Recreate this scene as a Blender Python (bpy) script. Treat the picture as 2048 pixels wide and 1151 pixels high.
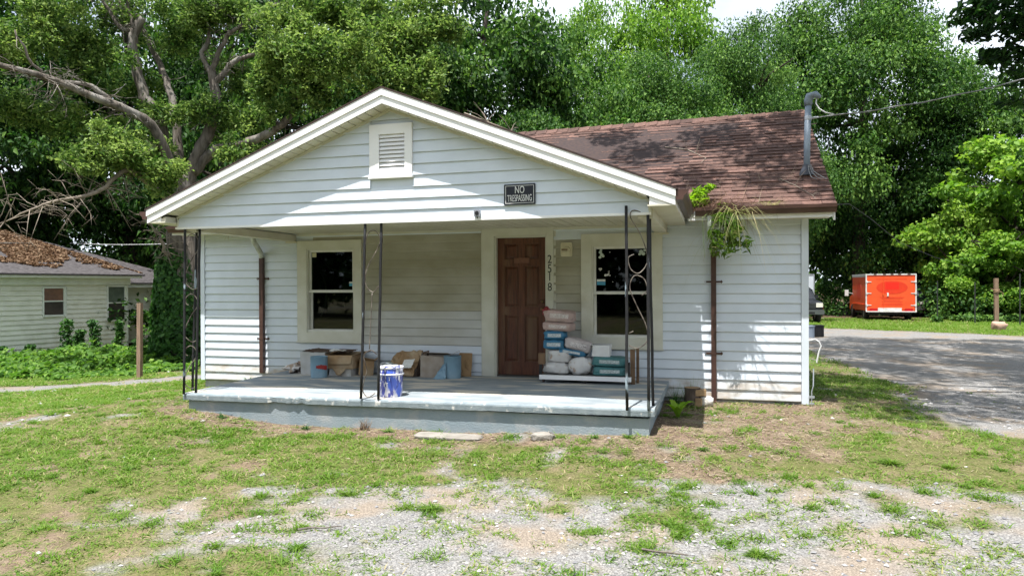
import bpy, math, random
import numpy as np
from mathutils import Vector, Matrix
random.seed(7); RNG = np.random.default_rng(11)
for o in list(bpy.data.objects): bpy.data.objects.remove(o)
S = bpy.context.scene; COL = S.collection
rad = math.radians

# ------------------------------------------------------------------ camera
C0 = np.array([8.309, -10.043, 1.329]); YAW, PIT, ROL, FPX = .28, -.003, -.004, 1420.566
_fw = np.array([-math.sin(YAW)*math.cos(PIT), math.cos(YAW)*math.cos(PIT), math.sin(PIT)])
_r = np.array([math.cos(YAW), math.sin(YAW), 0]); _u = np.cross(_r, _fw)
RT = _r*math.cos(ROL)+_u*math.sin(ROL); UP = -_r*math.sin(ROL)+_u*math.cos(ROL)
cam = bpy.data.cameras.new('camera'); cam.sensor_width = 36; cam.lens = FPX/2048*36
cam.clip_start = .05; cam.clip_end = 2000
co = bpy.data.objects.new('camera', cam); COL.objects.link(co); S.camera = co
m = Matrix.Identity(4)
for i in range(3): m[i][0], m[i][1], m[i][2], m[i][3] = RT[i], UP[i], -_fw[i], C0[i]
co.matrix_world = m
# photo-pixel helpers used to survey positions into world space
def ray(u, v): return _fw + RT*(u-1024)/FPX - UP*(v-575.5)/FPX
def at(u, v, d): return C0 + ray(u, v)*d
def onY(u, v, y): d = ray(u, v); return C0 + d*(y-C0[1])/d[1]
def onZ(u, v, z): d = ray(u, v); return C0 + d*(z-C0[2])/d[2]
def proj(P):
    d = P-C0; z = np.maximum(d@_fw, .05); return 1024+FPX*(d@RT)/z, 575.5-FPX*(d@UP)/z, d@_fw

# ------------------------------------------------------------------ sky, sun, exposure
SUN_TO = Vector((-.05, -.30, .95)).normalized()
W = bpy.data.worlds.new('World'); S.world = W; W.use_nodes = True
nt = W.node_tree; bg = nt.nodes['Background']
sky = nt.nodes.new('ShaderNodeTexSky'); sky.sky_type = 'NISHITA'; sky.sun_disc = False
sky.sun_elevation = math.asin(SUN_TO.z); sky.sun_rotation = math.atan2(SUN_TO.x, SUN_TO.y)
sky.dust_density = 1.6; sky.air_density = 1.0; sky.ozone_density = 1.0
# broken white cloud over the whole dome
tcw = nt.nodes.new('ShaderNodeTexCoord'); nw = nt.nodes.new('ShaderNodeTexNoise'); nw.inputs['Scale'].default_value = 2.6; nw.inputs['Detail'].default_value = 7; nt.links.new(tcw.outputs['Generated'], nw.inputs['Vector'])
rw = nt.nodes.new('ShaderNodeMapRange'); rw.inputs[1].default_value = .28; rw.inputs[2].default_value = .50; nt.links.new(nw.outputs['Fac'], rw.inputs[0])
mw = nt.nodes.new('ShaderNodeMix'); mw.data_type = 'RGBA'; mw.inputs[7].default_value = (8.4, 9.2, 10.2, 1)
nt.links.new(rw.outputs[0], mw.inputs[0]); nt.links.new(sky.outputs[0], mw.inputs[6])
nt.links.new(mw.outputs[2], bg.inputs[0]); bg.inputs[1].default_value = .078
sl = bpy.data.lights.new('sun', 'SUN'); sl.energy = 5.0; sl.angle = rad(.53); sl.color = (1, .965, .92)
so = bpy.data.objects.new('sun', sl); COL.objects.link(so); so.rotation_euler = SUN_TO.to_track_quat('Z', 'Y').to_euler()
so.location = (0, -20, 40)
S.view_settings.view_transform = 'Standard'; S.view_settings.look = 'None'
S.view_settings.exposure = .95; S.view_settings.gamma = 1
S.render.engine = 'CYCLES'
try:
    S.cycles.max_bounces = 4; S.cycles.diffuse_bounces = 2; S.cycles.glossy_bounces = 2; S.cycles.transmission_bounces = 3; S.cycles.transparent_max_bounces = 8
    S.cycles.use_light_tree = False; W.cycles.sampling_method = 'MANUAL'; W.cycles.sample_map_resolution = 256
except Exception: pass

# ------------------------------------------------------------------ helpers
MATS = {}
def nodes(name):
    m = bpy.data.materials.new(name); m.use_nodes = True; t = m.node_tree
    return m, t, t.nodes['Principled BSDF'], t.nodes['Material Output']
def lin(c): return tuple((x/12.92 if x <= .04045 else ((x+.055)/1.055)**2.4) for x in c)
def M(name, c1, c2=None, scale=6, rough=.6, bump=0, bscale=None, metal=0, stretch=(1, 1, 1), contrast=(.35, .65), rnd=0, spec=.4, c3=None, s3=1.2, t3=(.5, .7), obj=False):
    """procedural material: base colour c1 broken up by noise towards c2, and larger stains of c3"""
    if name in MATS: return MATS[name]
    m, t, b, out = nodes(name); N = t.nodes.new; L = t.links.new
    b.inputs['Roughness'].default_value = rough; b.inputs['Metallic'].default_value = metal
    b.inputs['Specular IOR Level'].default_value = spec
    if obj: src = N('ShaderNodeTexCoord').outputs['Object']
    else: src = N('ShaderNodeNewGeometry').outputs['Position']
    mp = N('ShaderNodeMapping'); mp.inputs['Scale'].default_value = stretch; L(src, mp.inputs[0])
    def noise(s, d=5):
        n = N('ShaderNodeTexNoise'); n.inputs['Scale'].default_value = s; n.inputs['Detail'].default_value = d
        L(mp.outputs[0], n.inputs['Vector']); return n.outputs['Fac']
    def ramp(f, a, z):
        r = N('ShaderNodeMapRange'); r.inputs[1].default_value = a; r.inputs[2].default_value = z; L(f, r.inputs[0]); return r.outputs[0]
    def mix(f, a, bb):
        x = N('ShaderNodeMix'); x.data_type = 'RGBA'
        L(f, x.inputs[0]) if not isinstance(f, float) else setattr(x.inputs[0], 'default_value', f)
        for k, q in ((6, a), (7, bb)):
            if isinstance(q, tuple): x.inputs[k].default_value = (*q, 1)
            else: L(q, x.inputs[k])
        return x.outputs[2]
    col = c1
    if c2: col = mix(ramp(noise(scale), *contrast), c1, c2)
    if c3: col = mix(ramp(noise(s3, 7), *t3), col, c3)
    if rnd:
        oi = N('ShaderNodeObjectInfo'); g = N('ShaderNodeNewGeometry')
        ad = N('ShaderNodeMath'); ad.operation = 'ADD'; L(oi.outputs['Random'], ad.inputs[0]); L(g.outputs['Random Per Island'], ad.inputs[1])
        fr = N('ShaderNodeMath'); fr.operation = 'FRACT'; L(ad.outputs[0], fr.inputs[0])
        mr = N('ShaderNodeMapRange'); mr.inputs[3].default_value = 1-rnd; mr.inputs[4].default_value = 1+rnd*.6; L(fr.outputs[0], mr.inputs[0])
        hs = N('ShaderNodeHueSaturation'); L(mr.outputs[0], hs.inputs['Value'])
        if isinstance(col, tuple): hs.inputs['Color'].default_value = (*col, 1)
        else: L(col, hs.inputs['Color'])
        col = hs.outputs[0]
    if isinstance(col, tuple): b.inputs['Base Color'].default_value = (*col, 1)
    else: L(col, b.inputs['Base Color'])
    if bump:
        bn = N('ShaderNodeBump'); bn.inputs['Strength'].default_value = bump; bn.inputs['Distance'].default_value = .02
        L(noise(bscale or scale*4, 6), bn.inputs['Height']); L(bn.outputs[0], b.inputs['Normal'])
    MATS[name] = m; return m

def leafmat(name, dark, mid, light, trans=.35, rough=.55):
    """foliage: every leaf has its own tint (point attribute), and lets some light through"""
    m, t, b, out = nodes(name); N = t.nodes.new; L = t.links.new
    a = N('ShaderNodeAttribute'); a.attribute_name = 'tint'
    r = N('ShaderNodeValToRGB'); e = r.color_ramp.elements
    e[0].color = (*dark, 1); e[1].color = (*light, 1); k = e.new(.5); k.color = (*mid, 1)
    L(a.outputs['Fac'], r.inputs[0]); L(r.outputs[0], b.inputs['Base Color'])
    b.inputs['Roughness'].default_value = rough; b.inputs['Specular IOR Level'].default_value = .18
    tr = N('ShaderNodeBsdfTranslucent'); hs = N('ShaderNodeHueSaturation'); hs.inputs['Value'].default_value = 1.5; hs.inputs['Saturation'].default_value = 1.1
    L(r.outputs[0], hs.inputs['Color']); L(hs.outputs[0], tr.inputs[0])
    mx = N('ShaderNodeMixShader'); mx.inputs[0].default_value = trans
    L(b.outputs[0], mx.inputs[1]); L(tr.outputs[0], mx.inputs[2]); L(mx.outputs[0], out.inputs[0])
    MATS[name] = m; return m

def tag(o, label=None, cat=None, group=None, kind=None):
    if label: o['label'] = label
    if cat: o['category'] = cat
    if group: o['group'] = group
    if kind: o['kind'] = kind
    return o
def link(name, me, parent=None, loc=None, rot=None, scale=None):
    o = bpy.data.objects.new(name, me); COL.objects.link(o)
    if parent is not None: o.parent = parent
    if loc is not None: o.location = [float(x) for x in loc]
    if rot is not None: o.rotation_euler = rot
    if scale is not None: o.scale = scale
    return o
def thing(name, label, cat, loc=(0, 0, 0), rz=0, group=None):
    return tag(link(name, None, None, loc, (0, 0, rz)), label, cat, group)

class G:
    """collects shapes into one mesh"""
    def __init__(s): s.v = []; s.f = []; s.mi = []; s.cur = 0
    def add(s, vs, fs):
        n = len(s.v); s.v += [tuple(float(x) for x in p) for p in vs]; s.f += [tuple(n+i for i in f) for f in fs]; s.mi += [s.cur]*len(fs); return s
    def box(s, x0, x1, y0, y1, z0, z1, mat=None, R=None):
        vs = [(x, y, z) for x in (x0, x1) for y in (y0, y1) for z in (z0, z1)]
        if R is not None: vs = [R @ Vector(p) for p in vs]
        if mat is not None: s.cur = mat
        return s.add(vs, [(0, 1, 3, 2), (4, 6, 7, 5), (0, 4, 5, 1), (2, 3, 7, 6), (0, 2, 6, 4), (1, 5, 7, 3)])
    def prism(s, poly, a0, a1, axis=1):
        """polygon (two coordinates, the ones left after axis) swept along axis"""
        def P(p, a): q = list(p); q.insert(axis, a); return q
        n = len(poly); vs = [P(p, a0) for p in poly]+[P(p, a1) for p in poly]
        return s.add(vs, [tuple(range(n))[::-1], tuple(range(n, 2*n))]+[(i, (i+1) % n, n+(i+1) % n, n+i) for i in range(n)])
    def tube(s, pts, r, n=6, cap=True):
        pts = [Vector([float(c) for c in p]) for p in pts]; k = len(pts); rs = r if hasattr(r, '__len__') else [r]*k
        vs = []; ref = Vector((.31, .17, .93))
        for i, p in enumerate(pts):
            d = (pts[min(i+1, k-1)]-pts[max(i-1, 0)]).normalized()
            if i == 0:
                if abs(d.dot(ref)) > .9: ref = Vector((1, .1, 0))
                a = d.cross(ref).normalized()
            else: a = (a-d*a.dot(d)).normalized()
            b = d.cross(a)
            vs += [p+(a*math.cos(2*math.pi*j/n)+b*math.sin(2*math.pi*j/n))*rs[i] for j in range(n)]
        fs = [(i*n+j, i*n+(j+1) % n, (i+1)*n+(j+1) % n, (i+1)*n+j) for i in range(k-1) for j in range(n)]
        if cap: fs += [tuple(range(n))[::-1], tuple(range((k-1)*n, k*n))]
        return s.add(vs, fs)
    def lathe(s, prof, c=(0, 0, 0), n=20):
        vs = [(c[0]+r*math.cos(2*math.pi*j/n), c[1]+r*math.sin(2*math.pi*j/n), c[2]+z) for r, z in prof for j in range(n)]
        k = len(prof)
        return s.add(vs, [(i*n+j, i*n+(j+1) % n, (i+1)*n+(j+1) % n, (i+1)*n+j) for i in range(k-1) for j in range(n)])
    def mesh(s, name, mats, smooth=False):
        me = bpy.data.meshes.new(name); me.from_pydata(s.v, [], s.f)
        for q in (mats if isinstance(mats, (list, tuple)) else [mats]): me.materials.append(q)
        me.polygons.foreach_set('material_index', s.mi)
        if smooth: me.polygons.foreach_set('use_smooth', [True]*len(s.f))
        me.update(); return me
    def build(s, name, mats, parent=None, smooth=False, loc=None, rot=None):
        return link(name, s.mesh(name, mats, smooth), parent, loc, rot)

def fast(name, V, F, mat, tint=None, smooth=False):
    """numpy arrays to a mesh; F is (n,3) or (n,4); tint is a point attribute"""
    me = bpy.data.meshes.new(name); n, k = F.shape
    me.vertices.add(len(V)); me.vertices.foreach_set('co', np.ascontiguousarray(V, np.float32).ravel())
    me.loops.add(n*k); me.loops.foreach_set('vertex_index', np.ascontiguousarray(F, np.int32).ravel())
    me.polygons.add(n); me.polygons.foreach_set('loop_start', np.arange(n, dtype=np.int32)*k)
    me.polygons.foreach_set('loop_total', np.full(n, k, np.int32))
    if smooth: me.polygons.foreach_set('use_smooth', np.ones(n, bool))
    me.update(calc_edges=True)
    if tint is not None:
        a = me.attributes.new('tint', 'FLOAT', 'POINT'); a.data.foreach_set('value', np.ascontiguousarray(tint, np.float32))
    me.materials.append(mat); return me

def unit(a): return a/np.maximum(np.linalg.norm(a, axis=-1, keepdims=True), 1e-9)
def leaves(P, Nn, size, tint, asp=.5):
    """one folded diamond leaf per point"""
    n = len(P); t = unit(np.cross(Nn, RNG.normal(size=(n, 3)))); b = np.cross(Nn, t); sz = (np.ones(n)*size)[:, None]
    fold = Nn*sz*.18
    V = np.stack([P-t*sz*.5, P+b*sz*asp*.5+fold, P+t*sz*.5, P-b*sz*asp*.5+fold], 1).reshape(-1, 3)
    F = np.arange(n*4).reshape(n, 4)
    F = np.concatenate([F[:, [0, 1, 2]], F[:, [0, 2, 3]]])
    return V, F, np.repeat(tint, 4)
def clump(c, r, n, up=.8, out=.6, shell=.55, wisp=False):
    """n leaf points in an ellipsoid pad at c with radii r, denser towards the skin, facing up and out"""
    d = unit(RNG.normal(size=(n, 3))); q = RNG.random(n)**(shell)
    P = np.asarray(c)+(RNG.normal(size=(n, 3))*.52 if wisp else d*q[:, None])*np.asarray(r)
    N_ = unit(RNG.normal(size=(n, 3))*.75+np.array([0, 0, up])+d*out)
    return P, N_
def crown(clumps, size, asp=.5, var=.35, bright=.5, wisp=False):
    """clumps: (centre, radii, count[, tint shift]); returns arrays for fast()"""
    Ps, Ns, T = [], [], []
    for c in clumps:
        p, q = clump(c[0], c[1], c[2], wisp=wisp); Ps.append(p); Ns.append(q)
        base = bright+RNG.normal()*.12+(c[3] if len(c) > 3 else 0)
        T.append(np.clip(base+RNG.normal(size=len(p))*var*.5, 0, 1))
    P = np.concatenate(Ps); N_ = np.concatenate(Ns); T = np.concatenate(T)
    return leaves(P, N_, size*(.7+.6*RNG.random(len(P))), T, asp)

_HT = RNG.random((256, 256))
def vnoise(x, y, s=1., o=0):
    x = np.asarray(x)*s+o*17.3+1000; y = np.asarray(y)*s+o*9.1+1000
    i = np.floor(x).astype(int); j = np.floor(y).astype(int); fx = x-i; fy = y-j; fx = fx*fx*(3-2*fx); fy = fy*fy*(3-2*fy)
    h = lambda a, b: _HT[a % 256, b % 256]
    return (h(i, j)*(1-fx)+h(i+1, j)*fx)*(1-fy)+(h(i, j+1)*(1-fx)+h(i+1, j+1)*fx)*fy
def fbm(x, y, s=1., k=4, o=0): return sum(vnoise(x, y, s*2**i, o+i)*.5**i for i in range(k))/sum(.5**i for i in range(k))
def text(body, size, mat, parent, loc, rot=(rad(90), 0, 0), sx=1, ext=.001, name='lettering', align='CENTER'):
    cu = bpy.data.curves.new('lettering', 'FONT'); cu.body = body; cu.size = size; cu.extrude = ext; cu.align_x = align; cu.resolution_u = 3
    o = link('tmp', cu); bpy.context.view_layer.update()
    me = bpy.data.meshes.new_from_object(o.evaluated_get(bpy.context.evaluated_depsgraph_get())); bpy.data.objects.remove(o)
    me.materials.clear(); me.materials.append(mat)
    return link(name, me, parent, loc, rot, (sx, 1, 1))

# ------------------------------------------------------------------ materials
white = M('white_vinyl', (.645, .705, .78), (.59, .65, .72), 3, .45, c3=(.53, .56, .565), s3=.9, t3=(.55, .85))
trim = M('cream_trim', (.61, .61, .54), (.54, .535, .45), 4, .5, c3=(.44, .41, .30), s3=2.2, t3=(.6, .85))
fasc = M('white_fascia', (.84, .84, .84), (.78, .78, .78), 2, .4)
soff = M('soffit_vinyl', (.62, .60, .50), (.55, .52, .42), 3, .5)
tanside = M('tan_vinyl', (.42, .405, .34), (.34, .325, .25), 1.6, .5, c3=(.26, .24, .155), s3=1.1, t3=(.45, .8), stretch=(1, 1, 2))  # darker, yellower vinyl for the upper porch courses
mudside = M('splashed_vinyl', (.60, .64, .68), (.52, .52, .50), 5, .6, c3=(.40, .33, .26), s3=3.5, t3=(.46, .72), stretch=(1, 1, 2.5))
semiside = M('grey_vinyl', (.50, .51, .50), (.43, .43, .41), 1.6, .5, c3=(.36, .34, .27), s3=1.1, t3=(.45, .8), stretch=(1, 1, 2))  # in-between tone for the middle porch courses
brown = M('brown_gutter', (.085, .045, .035), (.06, .03, .025), 5, .4)
shing = M('brown_shingle', (.155, .086, .066), (.085, .047, .039), 26, .9, .5, 160, rnd=.42, c3=(.05, .03, .03), s3=.7, t3=(.55, .9))
shedge = M('shingle_edge', (.05, .03, .025), (.03, .02, .02), 20, .9)
floorm = M('porch_paint', (.20, .235, .26), (.30, .33, .345), 5, .8, .15, 40, c3=(.54, .50, .43), s3=2.4, t3=(.52, .60), stretch=(.5, 1.6, 1))
lipm = M('slab_edge_paint', (.185, .225, .25), (.25, .29, .31), 12, .8, .3, 60, c3=(.58, .57, .54), s3=11, t3=(.60, .68))
basem = M('painted_block', (.20, .25, .28), (.25, .29, .31), 4, .8, .3, 50, c3=(.33, .34, .34), s3=5, t3=(.55, .75))
iron = M('worn_black_iron', (.009, .009, .011), (.016, .016, .018), 20, .62, .3, 60, c3=(.30, .37, .43), s3=9, t3=(.63, .68), stretch=(1, 1, .35))
wire = M('scroll_iron', (.035, .025, .02), (.22, .19, .16), 14, .5)
black = M('black_plastic', (.012, .012, .014), None, rough=.5)
darkin = M('dark_interior', (.02, .02, .022), None, rough=.9)
wood = M('door_wood', (.13, .045, .022), (.07, .024, .014), 9, .5, .15, 60, stretch=(5, 5, .5), c3=(.17, .105, .06), s3=1.5, t3=(.5, .8))
woodp = M('door_panel_wood', (.115, .036, .018), (.06, .02, .012), 9, .45, .15, 60, stretch=(5, 5, .5), c3=(.15, .09, .05), s3=1.3, t3=(.5, .8))
metal = M('galvanised', (.42, .45, .48), (.34, .37, .40), 9, .45, metal=.5)
bark = M('oak_bark', (.175, .15, .125), (.075, .062, .052), 9, .95, 1., 22, stretch=(1.8, 1.8, .3), c3=(.30, .285, .26), s3=1.4, t3=(.5, .7))
barkd = M('forest_bark', (.08, .065, .05), (.04, .033, .028), 7, .95, .8, 20, stretch=(1.5, 1.5, .35))
twigm = M('dead_twig', (.25, .21, .165), (.17, .14, .11), 9, .9)
LF = dict(
 oak=leafmat('oak_leaf', (.022, .058, .012), (.095, .17, .038), (.27, .365, .10), .38),
 deep=leafmat('deep_leaf', (.008, .030, .007), (.042, .105, .019), (.165, .285, .055), .3),
 mid=leafmat('mid_leaf', (.009, .036, .008), (.055, .132, .024), (.20, .335, .072), .3),
 gum=leafmat('gum_leaf', (.045, .12, .018), (.135, .265, .036), (.30, .44, .08), .42),
 ivy=leafmat('ivy_leaf', (.018, .055, .015), (.045, .12, .028), (.10, .22, .045), .3),
 weed=leafmat('weed_leaf', (.035, .10, .016), (.10, .21, .032), (.24, .37, .075), .4),
 grass=leafmat('grass_blade', (.065, .15, .015), (.145, .24, .035), (.38, .325, .18), .35, .6),
 straw=leafmat('straw_blade', (.17, .125, .09), (.28, .215, .155), (.44, .38, .29), .2, .8),
 neon=leafmat('bright_weed', (.09, .22, .02), (.20, .36, .035), (.34, .48, .07), .45),
 dry=leafmat('litter_leaf', (.085, .05, .03), (.165, .10, .06), (.27, .19, .12), .12, .9))
# ------------------------------------------------------------------ ground
CP = np.array([(7.6, -2.34, -.29), (5.6, -2.34, -.36), (4.2, -2.34, -.37), (2.9, -2.34, -.36), (1.65, -2.36, -.25), (0, 0, -.35), (9.46, 0, -.25), (9.5, 5.5, -.27), (8.3, -.2, -.27), (0, 5.5, -.45),
 (4, -3.6, -.42), (8, -3.6, -.40), (12, -3, -.38), (7, -6, -.45), (2, -6, -.48), (12, -6, -.44), (-2.5, 0, -.52), (-6, 3, -.76), (-10, 5, -.93), (-14.5, 7.9, -1.06), (-12.4, 11, -1.02), (-3, -3, -.55), (-8, -3, -.8),
 (14.9, 8.5, -.39), (12, 4, -.33), (16.8, 20.5, -.40), (16.4, 30.7, -.55), (10, 25, -.5), (20, 8, -.4), (20, -4, -.4), (0, 20, -.6), (-6, 12, -.85), (5, 12, -.4),
 (0, 45, -.7), (40, 45, -.7), (-40, 45, -1.3), (-35, 0, -1.2), (45, 0, -.5), (8, -14, -.5), (-20, -20, -1), (40, -25, -.5), (-120, 60, -1.5), (120, 60, -1), (0, 160, -1), (0, -120, -1)], float)
def _tps():
    n = len(CP); d = np.linalg.norm(CP[:, None, :2]-CP[None, :, :2], axis=2); K = np.where(d > 0, d*d*np.log(d+1e-9), 0)+np.eye(n)*.02
    P = np.c_[np.ones(n), CP[:, :2]]; A = np.block([[K, P], [P.T, np.zeros((3, 3))]])
    return np.linalg.solve(A, np.r_[CP[:, 2], 0, 0, 0])
_TW = _tps()
def H(x, y):
    x = np.asarray(x, float); y = np.asarray(y, float); sh = x.shape; x = x.ravel(); y = y.ravel(); r = np.zeros(len(x))
    for i in range(len(CP)):
        d = np.hypot(x-CP[i, 0], y-CP[i, 1]); r += _TW[i]*d*d*np.log(d+1e-9)
    r += _TW[-3]+_TW[-2]*x+_TW[-1]*y
    far = np.clip((np.hypot(x, y)-90)/60, 0, 1); r = r*(1-far)-1.2*far
    bump = (fbm(x, y, 1.3, 3)-.5)*.05+(fbm(x, y, 6, 2, 5)-.5)*.02
    return (r+bump*(1-far)).reshape(sh)
def inpoly(u, v, poly):
    r = np.zeros(u.shape, bool); n = len(poly)
    for i in range(n):
        (a, b), (c, d) = poly[i], poly[(i+1) % n]
        r ^= ((b > v) != (d > v)) & (u < (c-a)*(v-b)/((d-b) if d != b else 1e-9)+a)
    return r
def wpoly(px, z): return [tuple(onZ(u, v, z)[:2]) for u, v in px]
# ground zones surveyed from the photograph, as outlines on the ground
Z_GRAVEL = wpoly([(280, 985), (420, 940), (700, 932), (900, 962), (1250, 968), (1500, 965), (1650, 990), (1880, 1005), (2048, 985), (2400, 975), (2500, 1300), (640, 1300), (600, 1110), (470, 1050)], -.42)
Z_MULCH = wpoly([(1150, 872), (1300, 800), (1640, 795), (1720, 850), (1640, 900), (1420, 918), (1220, 900)], -.33)
Z_STRIP = [(1.3, -2.3), (1.5, -2.75), (3.0, -2.85), (4.3, -2.75), (7.9, -2.8), (7.9, -2.2), (1.3, -2.2)]
Z_DRIVE = [tuple(onZ(u, v, -.36)[:2]) for u, v in [(1900, 868), (1830, 800), (1700, 735), (1610, 700)]]+[(10.6, 9), (9, 20), (9.5, 23.5)]+[tuple(onZ(u, v, -.45)[:2]) for u, v in [(1650, 657), (1800, 665), (2048, 676), (2400, 690)]]+[(40, 10), (40, -3), (13.5, -2.6)]
Z_TRACK = [(-22, -3), (-9, .8), (-4.5, 1.6), (-1.5, 3.0), (1, 8), (2.5, 8), (.2, 2.4), (-1.9, 1.2), (-5, .1), (-9.5, -1.0), (-22, -5)]
def soft(x, y, poly, r, rings=((0, 1), (.5, 6), (1, 8))):
    s = 0; n = 0
    for q, k in rings:
        for i in range(k):
            a = 6.283*i/k+q; s = s+inpoly(x+q*r*math.cos(a), y+q*r*math.sin(a), poly); n += 1
    return s/n
def zones(x, y):
    nz1 = fbm(x, y, 1.1, 5, 3)-.5; nz2 = fbm(x, y, 3.2, 4, 8)-.5
    g = np.clip((soft(x, y, Z_GRAVEL, 1.1)-.5+nz1*2.0+nz2*1.1-.06)*3.2+.5, 0, 1)
    g = np.maximum(g, np.clip((np.maximum(soft(x, y, Z_DRIVE, .8), soft(x, y, Z_TRACK, .5))-.5+nz1*.7+nz2*.4)*4+.5, 0, 1))
    m_ = np.clip((np.maximum(soft(x, y, Z_MULCH, .6), soft(x, y, Z_STRIP, .2))-.5+nz1*.9+nz2*.7)*4+.5, 0, 1)
    m_ = np.maximum(m_, np.clip((fbm(x, y, 1.7, 4, 21)-.60)*9, 0, 1)*.9)
    m_ = m_*(1-g)
    wood_ = np.clip((y-26-.0*x+(fbm(x, y, .3)-.5)*4)/2, 0, 1)*np.clip((x+30)/60+1, 0, 1)
    wood_ = np.maximum(wood_, np.clip((12-x)/2, 0, 1)*np.clip((y-11)/3, 0, 1)); wood_ = np.maximum(wood_, np.clip((x-17.5-(y-8)*.30)/1.5, 0, 1)*np.clip((y-6)/2, 0, 1))
    return g, m_, wood_*(1-g)
xs = np.unique(np.round(np.concatenate([np.arange(-4, 13.5, .09), np.arange(-24, 34, .5), np.arange(-90, 100, 4), np.arange(-700, 720, 60)]), 3))
ys = np.unique(np.round(np.concatenate([np.arange(-8, 2, .09), np.arange(-14, 46, .5), np.arange(-60, 120, 4), np.arange(-400, 900, 60)]), 3))
GX, GY = np.meshgrid(xs, ys); GZ = H(GX, GY); ny, nx = GX.shape
idx = np.arange(nx*ny).reshape(ny, nx)
F = np.stack([idx[:-1, :-1], idx[:-1, 1:], idx[1:, 1:], idx[1:, :-1]], -1).reshape(-1, 4)
def groundmat():
    m, t, b, out = nodes('yard_ground'); N = t.nodes.new; L = t.links.new
    pos = N('ShaderNodeNewGeometry').outputs['Position']
    def noise(s, d=5, dist=0):
        n = N('ShaderNodeTexNoise'); n.inputs['Scale'].default_value = s; n.inputs['Detail'].default_value = d; n.inputs['Distortion'].default_value = dist; L(pos, n.inputs['Vector']); return n.outputs['Fac']
    def vor(s):
        n = N('ShaderNodeTexVoronoi'); n.inputs['Scale'].default_value = s; L(pos, n.inputs['Vector']); return n
    def rng(f, a, z, c=0, d=1):
        r = N('ShaderNodeMapRange'); r.inputs[1].default_value = a; r.inputs[2].default_value = z; r.inputs[3].default_value = c; r.inputs[4].default_value = d; L(f, r.inputs[0]); return r.outputs[0]
    def mix(f, a, c):
        x = N('ShaderNodeMix'); x.data_type = 'RGBA'; L(f, x.inputs[0])
        for k, q in ((6, a), (7, c)):
            if isinstance(q, tuple): x.inputs[k].default_value = (*q, 1)
            else: L(q, x.inputs[k])
        return x.outputs[2]
    def attr(n):
        a = N('ShaderNodeAttribute'); a.attribute_name = n; return a.outputs['Fac']
    v1 = vor(85); v2 = vor(34)
    hs = N('ShaderNodeSeparateColor'); L(v1.outputs['Color'], hs.inputs[0])
    hs2 = N('ShaderNodeSeparateColor'); L(v2.outputs['Color'], hs2.inputs[0])
    grav = mix(hs.outputs[0], (.125, .122, .12), (.30, .29, .275))
    grav = mix(rng(hs2.outputs[0], .75, .85), grav, (.22, .217, .213))
    grav = mix(rng(noise(1.3, 6), .50, .64), grav, (.245, .205, .165))
    dirt = mix(rng(noise(14, 6), .35, .65), (.20, .145, .105), (.13, .094, .068))
    dirt = mix(rng(noise(3, 6), .5, .7), dirt, (.25, .195, .145))
    gras = mix(rng(noise(11, 6), .35, .65), (.135, .125, .055), (.095, .11, .032))
    gras = mix(rng(noise(2.2, 5), .5, .7), gras, (.20, .155, .10))
    litt = mix(rng(noise(8, 6), .3, .7), (.055, .035, .02), (.10, .065, .04))
    col = mix(attr('wood'), gras, litt); col = mix(attr('mulch'), col, dirt); col = mix(attr('gravel'), col, grav)
    hv = N('ShaderNodeHueSaturation'); L(rng(noise(75, 3), .3, .7, .62, 1.38), hv.inputs['Value']); L(col, hv.inputs['Color']); col = hv.outputs[0]
    L(col, b.inputs['Base Color']); b.inputs['Roughness'].default_value = .95; b.inputs['Specular IOR Level'].default_value = .15
    ad = N('ShaderNodeMath'); ad.operation = 'ADD'; L(rng(v1.outputs['Distance'], 0, .6, 1, 0), ad.inputs[0]); L(noise(30, 6), ad.inputs[1])
    bp = N('ShaderNodeBump'); bp.inputs['Strength'].default_value = .6; bp.inputs['Distance'].default_value = .015; L(ad.outputs[0], bp.inputs['Height']); L(bp.outputs[0], b.inputs['Normal'])
    return m
me = fast('ground', np.stack([GX, GY, GZ], -1).reshape(-1, 3), F, groundmat(), smooth=True)
zg_, zm_, zw_ = zones(GX.ravel(), GY.ravel())
for n_, a_ in (('gravel', zg_), ('mulch', zm_), ('wood', zw_)):
    a = me.attributes.new(n_, 'FLOAT', 'POINT'); a.data.foreach_set('value', a_.astype(np.float32))
tag(link('ground', me), kind='structure')

# ------------------------------------------------------------------ house
Wd, ZB, ZT = 9.466, -.21, 2.2
house = thing('house', 'small white vinyl-sided house with front porch and brown shingle roof', 'house')
# wall shell with openings: windows (x0,x1,z0,z1) and door
OPEN = [(2.02, 2.86, .60, 1.93), (5.16, 5.95, .0, 2.06), (6.61, 7.43, .58, 1.90)]
def wall_with_holes(x0, x1, y0, y1, z0, z1, holes):
    g = G(); cx = x0
    for a, b, c, d in holes:
        g.box(cx, a, y0, y1, z0, z1); g.box(a, b, y0, y1, d, z1)
        if c > z0: g.box(a, b, y0, y1, z0, c)
        cx = b
    g.box(cx, x1, y0, y1, z0, z1); return g
wall_with_holes(.01, Wd-.01, .002, .12, ZB, 2.32, OPEN).build('wall', white, house)
g = G(); g.box(.02, .12, .12, 5.5, ZB, 2.3); g.box(Wd-.12, Wd-.02, .12, 5.5, ZB, 2.3); g.box(.02, Wd-.02, 5.5, 5.6, ZB, 2.3)
g.prism([(.02, 2.3), (5.58, 2.3), (2.78, 4.0)], .03, .11, 0); g.prism([(.02, 2.3), (5.58, 2.3), (2.78, 4.0)], Wd-.11, Wd-.03, 0)
g.build('side_wall', white, house)
g = G(); g.box(.13, Wd-.13, .13, 5.49, -.06, -.02); g.box(.13, Wd-.13, .13, 5.49, 2.25, 2.29); g.box(.13, Wd-.13, 3.2, 3.25, -.02, 2.25); g.build('interior', darkin, house)
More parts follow.
